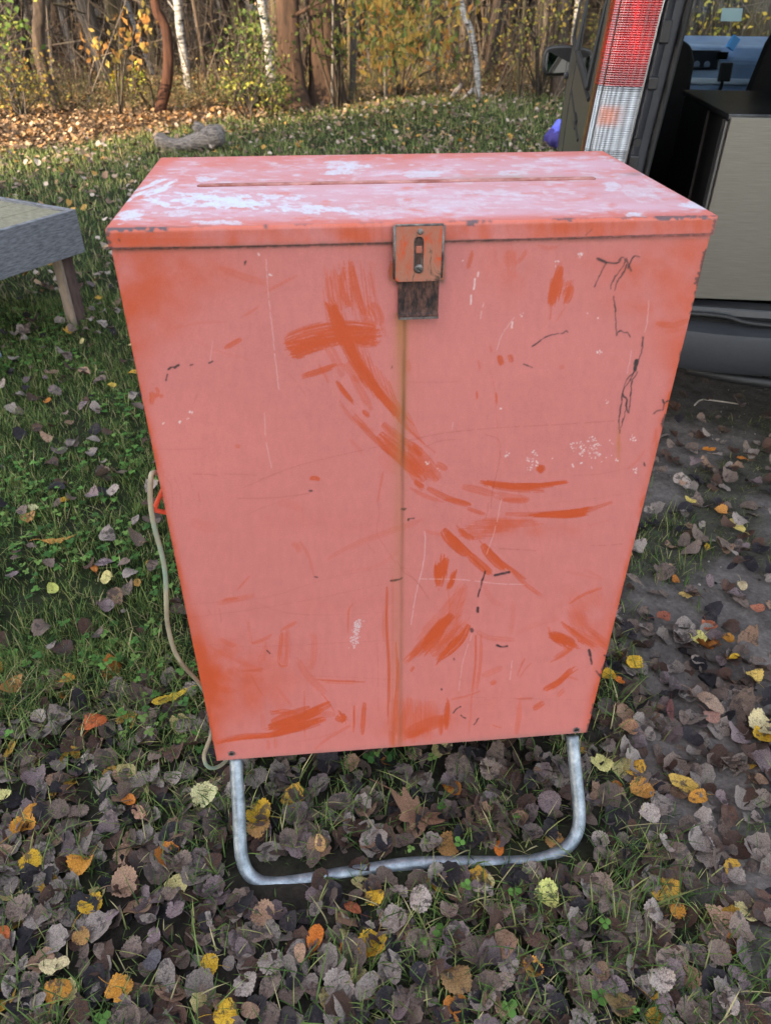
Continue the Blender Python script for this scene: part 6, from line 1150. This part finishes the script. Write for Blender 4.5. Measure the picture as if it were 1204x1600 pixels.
def leafmat(name, obj=True):
    global N, L
    m, N, L, b = newmat(name, rough=.75, spec=.18)
    if obj:
        oi = N.new("ShaderNodeObjectInfo"); col, al, rnd = oi.outputs["Color"], oi.outputs["Alpha"], oi.outputs["Random"]
    else:
        a = N.new("ShaderNodeAttribute"); a.attribute_name = "Col"; col, al = a.outputs["Color"], a.outputs["Alpha"]
    uv = N.new("ShaderNodeUVMap"); uv.uv_map = "leaf"; sp_ = N.new("ShaderNodeSeparateXYZ"); L.new(uv.outputs[0], sp_.inputs[0])
    def mt(op, a_, b_=None):
        n = N.new("ShaderNodeMath"); n.operation = op
        for i, q in enumerate((a_, b_)):
            if q is None: continue
            if isinstance(q, (int, float)): n.inputs[i].default_value = q
            else: L.new(q, n.inputs[i])
        return n.outputs[0]
    ax = mt('ABSOLUTE', mt('SUBTRACT', sp_.outputs[0], .5)); mid = mt('LESS_THAN', ax, .014)
    w_ = mt('FRACT', mt('MULTIPLY', mt('SUBTRACT', sp_.outputs[1], mt('MULTIPLY', ax, .9)), 6.0)); sv = mt('MULTIPLY', mt('LESS_THAN', mt('ABSOLUTE', mt('SUBTRACT', w_, .5)), .06), .6); vein = mt('MAXIMUM', mid, sv)
    geo = N.new("ShaderNodeNewGeometry")
    n1 = noise_node(N, L, 55, 5, .7, geo.outputs["Position"]); n2 = noise_node(N, L, 380, 4, .7, geo.outputs["Position"])
    dk = mixc(1.0, col, ramp(N, L, n2.outputs[0], [(.3, (.42, .40, .40, 1)), (.64, (1.42, 1.42, 1.40, 1))]).outputs[0], 'MULTIPLY')
    # decayed blotches, as strong as alpha says
    th_ = N.new("ShaderNodeMapRange"); L.new(mt('ADD', n1.outputs[0], mt('MULTIPLY', mt('SUBTRACT', al, .5), .30)), th_.inputs[0]); th_.inputs[1].default_value = .53; th_.inputs[2].default_value = .59
    blk = N.new("ShaderNodeRGB"); blk.outputs[0].default_value = (.045, .036, .034, 1)
    fl = mt('MULTIPLY', th_.outputs[0], .82); c = mixc(fl, dk, blk.outputs[0])
    sp2 = N.new("ShaderNodeMapRange"); L.new(n2.outputs[0], sp2.inputs[0]); sp2.inputs[1].default_value = .60; sp2.inputs[2].default_value = .66
    c = mixc(mt('MULTIPLY', sp2.outputs[0], mt('MULTIPLY', al, .75)), c, blk.outputs[0])
    vc = mixc(mt('MULTIPLY', vein, .28), c, mixc(1.0, c, ramp(N, L, vein, [(0, (.5, .5, .5, 1)), (1, (.45, .42, .42, 1))]).outputs[0], 'MULTIPLY'))
    L.new(vc, b.inputs["Base Color"]); h = mt('ADD', mt('MULTIPLY', vein, .5), mt('MULTIPLY', n2.outputs[0], .9)); bump(N, L, b, h, .9, .0022)
    return m
LM, LMS = leafmat("fallen_leaf", True), leafmat("fallen_leaf_litter", False)
def lm(name, k, s, N=44, rings=(.3, .62, .85, 1.0)):
    V, F3, F4, uv = leaf_template(k, s, N, rings); me = npmesh(name, V, [F3, F4], True, uv=uv); me.materials.append(LM); return me
TM = {'aspen': [lm('leaf_a%d' % i, 'aspen', i) for i in range(10)], 'oval': [lm('leaf_o%d' % i, 'oval', 20+i) for i in range(5)], 'lance': [lm('leaf_l0', 'lance', 30)], 'oak': [lm('leaf_k0', 'oak', 31, 54)]}
def wid(u, v): return float(project(gp(u, v))[2])/FPX                    # metres per photo pixel
def leaf(u, v, px, kind, col, blot, label, group=None, rz=None, tilt=.16, z=.010, cat='leaf', name='fallen_leaf', k=None):
    g = random.Random(int(u*31+v*17)); me = TM[kind][(g.randrange(99) if k is None else k) % len(TM[kind])]
    p = gp(u, v, z)
    if group and bard(p[0], p[1]) < .042: return None
    if bard(p[0], p[1]) < .046: z, tilt = .001, .03
    o = bpy.data.objects.new(name, me); COL.objects.link(o); o.location = (p[0], p[1], float(gh(p[0], p[1]))+z)
    s = px*wid(u, v)*.95; mn = sum(col)/3; col = tuple(q*.86+mn*.08 for q in col) if group is None else col; o.scale = (s, s*g.uniform(.92, 1.08), s*(.35 if tilt < .05 else 1)); o.rotation_euler = (g.uniform(-tilt, tilt), g.uniform(-tilt, tilt), g.uniform(0, 6.28) if rz is None else rz)
    j = g.uniform(.88, 1.1); c = srgb(*col); o.color = (c[0]*j, c[1]*j, c[2]*j, blot); tag(o, label, cat, group); return o
YB, YO, LEM, OCH, ORA, RST, TAN, CRM = (196, 152, 36), (190, 128, 44), (206, 192, 108), (168, 124, 70), (200, 108, 36), (136, 72, 44), (160, 122, 96), (196, 178, 132)
HAND = [
 (405, 1272, 40, 'aspen', YB, .45, 'bright yellow spotted leaf just inside the left upright of the tube stand'),
 (404, 1292, 38, 'aspen', OCH, .4, 'tan leaf lying below the bright yellow one inside the left upright'),
 (700, 1315, 42, 'aspen', OCH, .5, 'tan and yellow leaf above the middle of the tube crossbar'),
 (780, 1319, 24, 'oval', ORA, .3, 'small deep orange leaf above the crossbar, right of the tan one'),
 (868, 1308, 34, 'aspen', OCH, .5, 'pale brown holed leaf inside the right bend of the tube stand'),
 (320, 1246, 41, 'aspen', (190, 184, 132), .35, 'pale yellow-grey leaf left of the left upright of the stand'),
 (36, 1292, 38, 'aspen', YO, .4, 'orange-yellow leaf at the left edge beside a grey one'),
 (48, 1345, 34, 'aspen', YB, .62, 'yellow-rimmed leaf with a dark centre near the left edge'),
 (130, 1352, 41, 'aspen', YO, .45, 'round orange-yellow spotted leaf left of the stand bend'),
 (141, 1412, 38, 'aspen', YB, .5, 'bright yellow speckled leaf below the round orange-yellow one'),
 (127, 1462, 29, 'aspen', OCH, .5, 'small ochre-brown leaf under the bright yellow speckled one'),
 (85, 1509, 43, 'oval', CRM, .1, 'clean pale cream leaf near the lower left corner'),
 (92, 1551, 43, 'aspen', YO, .6, 'orange leaf with dark blotches under the cream leaf'),
 (187, 1546, 44, 'aspen', YO, .4, 'large orange leaf with a lighter fold at the lower left'),
 (150, 1131, 37, 'aspen', (176, 86, 40), .5, 'reddish-orange leaf alone in grass left of the cabinet foot'),
 (22, 1070, 36, 'aspen', (168, 116, 64), .4, 'tan-orange leaf at the left edge beside green grass'),
 (105, 1063, 26, 'oval', YO, .4, 'small ochre leaf right of the tan-orange one at the left edge'),
 (327, 1508, 33, 'aspen', YB, .4, 'yellow leaf half covered by a grey one at the lower left centre'),
 (352, 1586, 40, 'aspen', YB, .5, 'bright yellow leaf cut by the bottom edge left of centre'),
 (493, 1467, 38, 'oval', ORA, .3, 'orange oval leaf leaning on a blue-grey one below the crossbar'),
 (583, 1480, 46, 'aspen', YB, .45, 'largest bright yellow speckled leaf below the middle of the crossbar'),
 (586, 1404, 31, 'aspen', YB, .5, 'small bright yellow leaf close under the crossbar'),
 (551, 1421, 27, 'oval', RST, .4, 'rust-red curled leaf under the crossbar'),
 (853, 1400, 42, 'aspen', (190, 190, 104), .5, 'yellow-green leaf with brown patches below the right part of the crossbar'),
 (831, 1514, 33, 'aspen', (214, 150, 66), .4, 'orange-yellow leaf in the grass at the lower right centre'),
 (713, 1534, 48, 'aspen', (130, 100, 62), .5, 'big brown-ochre speckled leaf at the lower centre'),
 (964, 1574, 50, 'aspen', (132, 108, 66), .55, 'big brown leaf with ochre edges cut by the bottom edge, right of centre'),
 (937, 1193, 36, 'aspen', (206, 196, 120), .3, 'pale lemon leaf right of the right upright of the stand'),
 (1003, 1236, 39, 'aspen', (188, 132, 62), .4, 'ochre-orange leaf lower right of the pale lemon leaf'),
 (1068, 1226, 42, 'oval', (190, 152, 66), .55, 'yellow leaf with grey-brown patches at right, above an orange one'),
 (1089, 1247, 34, 'oval', YO, .4, 'orange leaf tucked under the yellow and grey-brown one'),
 (1056, 1424, 28, 'aspen', YO, .6, 'leaf half yellow half grey among grey ones at right'),
 (1190, 1134, 46, 'aspen', (190, 172, 126), .45, 'cream speckled leaf at the right edge'),
 (1192, 1152, 34, 'aspen', YB, .35, 'yellow leaf peeping from under the cream speckled one at the right edge'),
 (990, 1035, 28, 'aspen', (214, 168, 44), .3, 'bright yellow leaf at the right foot of the cabinet'),
 (951, 1058, 24, 'aspen', YB, .3, 'bright yellow leaf touching the outline of the cabinet at right'),
 (966, 1063, 18, 'oval', ORA, .3, 'orange leaf beside the yellow one at the outline of the cabinet'),
 (1089, 996, 27, 'aspen', (214, 200, 110), .2, 'lemon yellow leaf with long stalk on bare soil'),
 (1136, 1002, 22, 'aspen', YO, .5, 'orange-yellow leaf right of the lemon yellow one on bare soil'),
 (1146, 1027, 15, 'oval', YB, .2, 'tiny bright yellow leaf on bare soil near the right edge'),
 (1175, 1059, 28, 'aspen', (206, 170, 84), .5, 'yellow leaf with a dark half near the right edge'),
 (1124, 801, 24, 'aspen', (198, 134, 62), .3, 'orange-tan leaf with visible stalk on the soil at right'),
 (1150, 823, 28, 'oval', (214, 190, 104), .1, 'lemon oval leaf right of the orange-tan one'),
 (1106, 704, 19, 'oval', (206, 124, 40), .2, 'orange leaf on the mossy soil behind the cabinet at right'),
 (1158, 719, 18, 'oval', (200, 120, 50), .2, 'orange leaf right of the other orange one on the mossy soil'),
 (1076, 784, 18, 'oval', (202, 176, 88), .2, 'yellow leaf touching a grey round one behind the cabinet'),
 (1104, 852, 13, 'oval', YB, .4, 'tiny golden leaf beside a round grey one on the soil'),
 (1070, 933, 18, 'oval', (196, 164, 94), .3, 'pale tan-yellow leaf on bare soil beside a pink-brown one'),
 (1158, 914, 24, 'oval', (180, 158, 120), .3, 'tan oval leaf over a grey one near the right edge'),
 (1035, 966, 22, 'aspen', (150, 84, 64), .3, 'rust-red leaf on bare soil right of the cabinet'),
 (1106, 981, 24, 'aspen', (158, 86, 56), .4, 'rust-orange leaf above the lemon yellow one on bare soil'),
 (1180, 952, 24, 'oval', (168, 100, 74), .3, 'rust-tan leaf at the right edge'),
 (1108, 1099, 42, 'oval', (156, 128, 108), .15, 'smooth tan pear-shaped leaf on bare soil'),
 (1110, 1120, 26, 'aspen', (150, 108, 94), .2, 'pinkish-brown leaf under the smooth tan pear-shaped one'),
 (1046, 1113, 36, 'lance', (110, 68, 64), .3, 'narrow purple-brown leaf standing on edge at right'),
 (982, 1140, 30, 'aspen', (166, 122, 92), .3, 'tan serrated leaf right of the cabinet foot'),
 (650, 1278, 58, 'oak', (124, 90, 70), .3, 'lobed brown oak leaf inside the tube stand'),
 (167, 905, 28, 'oval', (208, 192, 120), .15, 'cream yellow leaf in the grass left of the cabinet'),
 (215, 912, 17, 'oval', (190, 140, 70), .2, 'small tan-yellow leaf beside the hanging cord'),
 (101, 782, 18, 'oval', (206, 156, 50), .3, 'small golden leaf in the green grass at left'),
 (95, 846, 42, 'lance', (186, 130, 60), .2, 'long narrow orange-tan leaf in the green grass'),
 (55, 797, 20, 'oval', (200, 192, 140), .2, 'pale cream leaf in the green grass at left'),
 (47, 813, 22, 'aspen', OCH, .5, 'ochre leaf with dark patch below the pale cream one at left'),
 (175, 600, 15, 'aspen', (214, 176, 66), .3, 'yellow leaf in the grass left of the upper cabinet'),
 (232, 881, 13, 'oval', (206, 160, 56), .2, 'small yellow leaf between the cord and the cabinet'),
 (148, 890, 17, 'oval', (176, 104, 44), .3, 'rust-orange leaf above the cream yellow one in the grass'),
 (84, 923, 26, 'oval', (168, 172, 84), .2, 'green-yellow leaf upright in the grass at left'),
 (266, 1092, 42, 'lance', (204, 170, 50), .2, 'bright yellow folded leaf beside the lower left of the cabinet'),
 (202, 1250, 26, 'oval', (196, 116, 44), .3, 'orange leaf left of the stand in the grass'),
 (217, 1270, 28, 'oval', (180, 134, 108), .2, 'pinkish-tan curled leaf left of the stand'),
 (500, 1320, 26, 'oval', (196, 152, 96), .2, 'small tan-yellow leaf inside the tube stand'),
 (8, 1460, 26, 'oval', (182, 92, 46), .3, 'rust-orange leaf at the left edge, lower down'),
 (8, 1243, 22, 'aspen', (196, 188, 118), .2, 'pale yellow leaf at the left edge'),
 (50, 1266, 28, 'aspen', YO, .4, 'yellow leaf half under a grey one at upper left of the litter'),
 (470, 1490, 28, 'oval', (178, 140, 110), .2, 'tan leaf below the orange oval one'),
 (240, 1500, 30, 'aspen', (92, 88, 92), .3, 'blue-grey leaf beside a yellow half-covered leaf'),
]
used = []
for h in HAND: leaf(*h, group=None, z=.016); used.append((h[0], h[1], h[2]))
# the leaves that show largest, one by one; nothing tells those of a kind apart
GK = [('pale', (136, 124, 116), .42, 'dull grey aspen leaf lying in the litter'), ('greybrown', (106, 91, 82), .45, 'grey-brown withered aspen leaf lying in the litter'), ('brown', (78, 58, 49), .45, 'brown withered aspen leaf lying in the litter'),
      ('dark', (42, 38, 42), .6, 'nearly black wet aspen leaf lying in the litter'), ('mauve', (116, 100, 100), .4, 'mauve-grey withered aspen leaf lying in the litter'), ('tan', (140, 112, 92), .3, 'dull tan withered leaf lying in the litter')]
WT = [.21, .29, .17, .15, .12, .06]
g = np.random.default_rng(77); kept = []; tries = 0
def dens(x, y):
    d = fbm(x, y, 5, 88, 3); gm_ = greenmask(x, y); dt_ = dirtmask(x, y); lush = sstep(-.35, -.75, x-.1*y)*sstep(-.05, .5, y)
    r_ = np.where(y < .35, 1.0, .62)*(1-.42*lush)*(1-.50*dt_)*(.55+.9*d)
    return np.clip(r_, 0, 1)
while len(kept) < 312-len(HAND) and tries < 9000:
    tries += 1; u, v = g.uniform(-10, 1214), 1600-(g.random()**1.25)*540
    if 330 < u < 930 and v < 1190: continue
    p = gp(u, v)
    if g.random() > dens(p[0], p[1])*1.1: continue
    s = np.clip(g.normal(.0455, .009), .026, .062)/wid(u, v)
    if any((u-a)**2+(v-b_)**2 < (.36*(s+c))**2 for a, b_, c in kept) or any((u-a)**2+(v-b_)**2 < (.50*(s+c))**2 for a, b_, c in used): continue
    kept.append((u, v, s)); kk = g.choice(len(GK), p=WT); nm, c, bl, lb_ = GK[kk]
    if g.random() < .75: kind = 'aspen'
    else: kind = 'oval'
    leaf(u, v, s, kind, tuple(np.array(c)*g.uniform(.85, 1.15)), bl+g.uniform(-.12, .15), lb_, 'fallen leaves, '+nm, tilt=.40, z=g.uniform(.004, .020))
# the rest of the fallen leaves: uncountable litter
LT = []
for i in range(12): LT.append(leaf_template(['aspen', 'aspen', 'aspen', 'oval'][i % 4], 200+i, 22, (.5, 1.0), False))
LFAR = []
for i in range(6): LFAR.append(leaf_template(['aspen', 'oval'][i % 2], 300+i, 8, (1.0,), False))
def litter(name, n, region, pal, wts, size, T_, tilt, zr, sd, label, dfn, blot=.45):
    g = np.random.default_rng(sd); x, y = region(g, n); keep = g.random(len(x)) < dfn(x, y); x, y = x[keep], y[keep]
    keep = ~((np.abs(x) < .385) & (y > .03) & (y < .42) & (g.random(len(x)) < .35)); x, y = x[keep], y[keep]; n = len(x)
    if sd == 400: keep = bard(x, y) > .038; x, y = x[keep], y[keep]; n = len(x)
    z = gh(x, y)+g.uniform(zr[0], zr[1], n); s = np.clip(g.normal(size, size*.27, n), size*.45, size*1.4); rz = g.uniform(0, 6.28, n); tx, ty = g.normal(0, tilt, n), g.normal(0, tilt, n)
    cols = pick(pal, n, sd+1, .16, wts); al = np.clip(g.normal(blot, .14, n), .05, .9); ti = g.integers(0, len(T_), n); VV, F3s, F4s, CC, UU, off = [], [], [], [], [], 0
    for t, (V, F3, F4, uv) in enumerate(T_):
        ix = np.where(ti == t)[0]
        if not len(ix): continue
        k = len(ix); P = V[None]*s[ix, None, None]*np.array([1, 1, 1]); P = P.copy()
        P[..., 2] += P[..., 0]*tx[ix, None]+P[..., 1]*ty[ix, None]; c, s_ = np.cos(rz[ix])[:, None], np.sin(rz[ix])[:, None]
        X_, Y_ = P[..., 0]*c-P[..., 1]*s_, P[..., 0]*s_+P[..., 1]*c; P = np.stack([X_+x[ix, None], Y_+y[ix, None], P[..., 2]+z[ix, None]], 2)
        m_ = len(V); o = (np.arange(k)*m_+off)[:, None, None]; VV.append(P.reshape(-1, 3)); F3s.append((F3[None]+o).reshape(-1, 3))
        if len(F4): F4s.append((F4[None]+o).reshape(-1, 4))
        cc = np.hstack([cols[ix], al[ix, None]]); CC.append(np.repeat(cc, m_, 0)); UU.append(np.tile(uv, (k, 1))); off += k*m_
    F = [np.concatenate(F3s)]+([np.concatenate(F4s)] if F4s else [])
    o = link(name, npmesh(name, np.vstack(VV), F, True, col=np.vstack(CC), uv=np.vstack(UU)), LMS); tag(o, label, 'leaf litter', kind='stuff'); return n
PALN = [g_[1] for g_ in GK]+[(196, 150, 60), (178, 112, 50), (190, 176, 120)]
WN = np.array(WT+[.012, .010, .012]); WN /= WN.sum()
def reg(x0, x1, y0, y1): return lambda g, n: (g.uniform(x0, x1, n), g.uniform(y0, y1, n))
litter('leaf_litter', 3700, reg(-1.1, 1.0, -.75, .5), [tuple(int(q*.9) for q in c_) for c_ in PALN], WN, .042, LT, .36, (-.005, .009), 400, 'grey-brown leaf litter between the larger leaves', lambda x, y: dens(x, y)*.95)
litter('leaf_litter', 9500, reg(-3.4, 3.6, .5, 3.6), PALN, WN, .042, LT, .34, (.014, .044), 401, 'scattered fallen leaves in the grass and on the soil beyond the cabinet', lambda x, y: dens(x, y)*(.95-.6*sstep(1.0, 1.6, x)*sstep(1.3, 1.7, y))*(1-.4*sstep(.5, 1.2, y)*(x < -.3)))
litter('leaf_litter', 700, reg(.45, 2.3, -.1, 2.3), PALN, WN, .042, LT, .28, (.001, .012), 405, 'grey-brown leaves on the bare soil right of the cabinet', lambda x, y: dirtmask(x, y)*(.35+.5*fbm(x, y, 4, 14, 3))*(1-.8*sstep(1.0, 1.4, x)*sstep(1.3, 1.7, y)))
PALF = [(128, 114, 104), (104, 86, 74), (144, 118, 92), (160, 146, 134), (84, 68, 58), (166, 128, 66)]
litter('leaf_litter', 19000, reg(-6, 7.5, 3.4, 13), PALF, [.26, .2, .2, .16, .1, .08], .043, LFAR, .35, (.025, .07), 402, 'fallen leaves scattered over the far grass', lambda x, y: (.25+.9*fbm(x, y, .9, 12, 3)**2)*(1-litterband(x, y)), .15)
PALB = [(140, 112, 84), (112, 88, 66), (162, 132, 98), (92, 74, 58), (176, 154, 126), (156, 112, 66)]
litter('leaf_litter', 62000, reg(-7, 8, 7.4, 17.5), PALB, [.26, .24, .18, .14, .1, .08], .043, LFAR, .4, (.0, .035), 403, 'thick brown leaf litter along the edge of the wood', lambda x, y: litterband(x, y)*.95, .1)
litter('leaf_litter', 16000, lambda g, n: (g.uniform(-16, 24, n), 17+18*g.random(n)**1.2), [tuple(int(q*.78) for q in c_) for c_ in PALB], [.26, .24, .18, .14, .1, .08], .095, LFAR, .4, (.0, .05), 404, 'brown leaf litter on the floor of the wood', lambda x, y: np.ones_like(x), .1)  # deep floor palette darkened in place of shade under the crowns

# ------------------------------------------------------------------ grass
GM = colmat("grass_blades", .7, .15, trans=.2)
def blades(name, n, region, h, w_, dfn, sd, label, pal, wts, lean=.55, bendy=.5):
    g = np.random.default_rng(sd); x, y = region(g, n); clp = vnoise(x, y, 40, sd)
    keep = (g.random(len(x)) < dfn(x, y)*np.clip(clp*1.9-.2, .1, 1)); x, y = x[keep], y[keep]; n = len(x)
    keep = ~((np.abs(x) < .36) & (y > .02) & (y < .40) & (g.random(n) < .5)); x, y = x[keep], y[keep]; n = len(x)
    a = g.uniform(0, 6.28, n)+1.5*(vnoise(x, y, 9, sd+1)-.5); H_ = h*np.clip(g.lognormal(-.1, .38, n), .3, 2.2)*(.7+.6*vnoise(x, y, 5, sd+2)); ln = np.abs(g.normal(lean, .35, n)); W_ = w_*g.uniform(.6, 1.3, n)
    d = np.stack([np.cos(a), np.sin(a)], 1); e = np.stack([-np.sin(a), np.cos(a)], 1); z0 = gh(x, y)-.003; V = []
    for t, ww in ((0, 1), (.38, .95), (.72, .7), (1, 0)):
        hor = H_*ln*(t**1.7); ver = H_*(t-.35*ln*bendy*t*t); c = np.stack([x+d[:, 0]*hor, y+d[:, 1]*hor, z0+ver], 1)
        if ww: o = np.hstack([e*(W_*ww/2)[:, None], np.zeros((n, 1))]); V += [c-o, c+o]
        else: V.append(c)
    V = np.stack(V, 1).reshape(-1, 3); k = np.arange(n)[:, None]*7; F4 = np.concatenate([k+[0, 1, 3, 2], k+[2, 3, 5, 4]]); F3 = k+[4, 5, 6]
    cols = pick(pal, n, sd+3, .2, wts)
    tag(link(name, npmesh(name, V, [F3, F4], True, col=np.repeat(cols, 7, 0)), GM), label, 'grass', kind='stuff'); return n
GP = [(66, 90, 44), (86, 108, 54), (106, 122, 66), (134, 136, 82), (160, 150, 110), (52, 72, 42)]; GW = [.24, .25, .20, .14, .09, .08]
n1 = blades('grass', 88000, reg(-1.15, .95, -.8, .55), .040, .0026, lambda x, y: greenmask(x, y)*.9*np.where(bard(x, y) < .035, .06, 1)*np.where(bard(x, y+.03) < .035, .4, 1), 500, 'fine green grass growing up through the leaf litter', GP, GW, .75)
n2 = blades('grass', 250000, reg(-3.3, 1.1, .3, 3.4), .036, .0026, lambda x, y: greenmask(x, y)*.85, 501, 'lush green grass left of and behind the cabinet', GP, GW)
n3 = blades('grass', 120000, reg(.3, 3.2, .0, 4.0), .020, .0020, lambda x, y: greenmask(x, y)*.9, 502, 'thin mossy grass patches on the bare soil', [(88, 96, 50), (104, 110, 60), (76, 88, 44), (130, 124, 78)], None, .9)
n4 = blades('grass', 230000, reg(-6.5, 7.5, 3.3, 13.2), .058, .006, lambda x, y: greenmask(x, y)*(.45+.5*fbm(x, y, .7, 9, 3)), 503, 'green grass of the clearing reaching back to the wood', [(88, 110, 58), (112, 126, 72), (130, 132, 84), (154, 144, 106), (74, 94, 54)], [.24, .26, .24, .18, .08])
# clover and small round leaves in the lush grass
def clover(n, region, sd, dfn, r0=.0052, h=(.012, .04)):
    g = np.random.default_rng(sd); x, y = region(g, n); keep = g.random(len(x)) < dfn(x, y); x, y = x[keep], y[keep]; n = len(x); z = gh(x, y)+g.uniform(*h, n); VV, FF = [], []; s = r0*g.uniform(.6, 1.5, n); rz = g.uniform(0, 6.28, n)
    for k in range(3):
        a = rz+k*2.094; cx, cy = x+np.cos(a)*s*1.05, y+np.sin(a)*s*1.05; tz = g.normal(0, .3, n)
        pts = [np.stack([cx, cy, z+s*.15], 1)]
        for j in range(6): b_ = a+j*math.pi/3; pts.append(np.stack([cx+np.cos(b_)*s*(1.0 if j % 3 else .9), cy+np.sin(b_)*s, z+np.cos(b_-a)*s*tz+s*.2*(j % 2)], 1))
        VV.append(np.stack(pts, 1))
    V = np.concatenate(VV, 1).reshape(-1, 3); o = np.arange(n)[:, None]*21
    F = np.concatenate([o+[q*7, q*7+1+j, q*7+1+(j+1) % 6] for q in range(3) for j in range(6)]); cols = pick([(70, 108, 48), (88, 126, 58), (60, 94, 46), (104, 130, 66)], n, sd+1, .15)
    tag(link('clover', npmesh('clover', V, F, True, col=np.repeat(cols, 21, 0)), GM), 'clover and small round weeds in the grass', 'clover', kind='stuff')
clover(6500, reg(-2.6, -.2, .2, 3.2), 600, lambda x, y: greenmask(x, y)*sstep(.4, .6, fbm(x, y, 4, 70, 3)))
clover(260, reg(-1.0, .7, -.7, .3), 601, lambda x, y: greenmask(x, y)*sstep(.45, .6, fbm(x, y, 6, 71, 3)), .006)
# small stones and crumbs on the bare soil
g = np.random.default_rng(9); n = 2600; x, y = g.uniform(.35, 2.8, n), g.uniform(-.6, 3.2, n); k_ = g.random(n) < dirtmask(x, y); x, y = x[k_], y[k_]; n = len(x); s = g.lognormal(-6.2, .45, n)
oc = np.array([(1, 0, 0), (-1, 0, 0), (0, 1, 0), (0, -1, 0), (0, 0, 1), (0, 0, -1)], float); V = (oc[None]*s[:, None, None]*g.uniform(.6, 1.3, (n, 6, 1))+np.stack([x, y, gh(x, y)+s*.3], 1)[:, None]).reshape(-1, 3)
fo = np.array([(0, 2, 4), (2, 1, 4), (1, 3, 4), (3, 0, 4), (2, 0, 5), (1, 2, 5), (3, 1, 5), (0, 3, 5)]); F = (fo[None]+(np.arange(n)*6)[:, None, None]).reshape(-1, 3)
tag(link('gravel', npmesh('gravel', V, F, False, col=np.repeat(pick([(120, 112, 106), (90, 82, 76), (150, 142, 134), (70, 62, 56)], n, 10), 6, 0)), WOODM), 'tiny stones and crumbs of earth on the bare soil', 'gravel', kind='stuff')
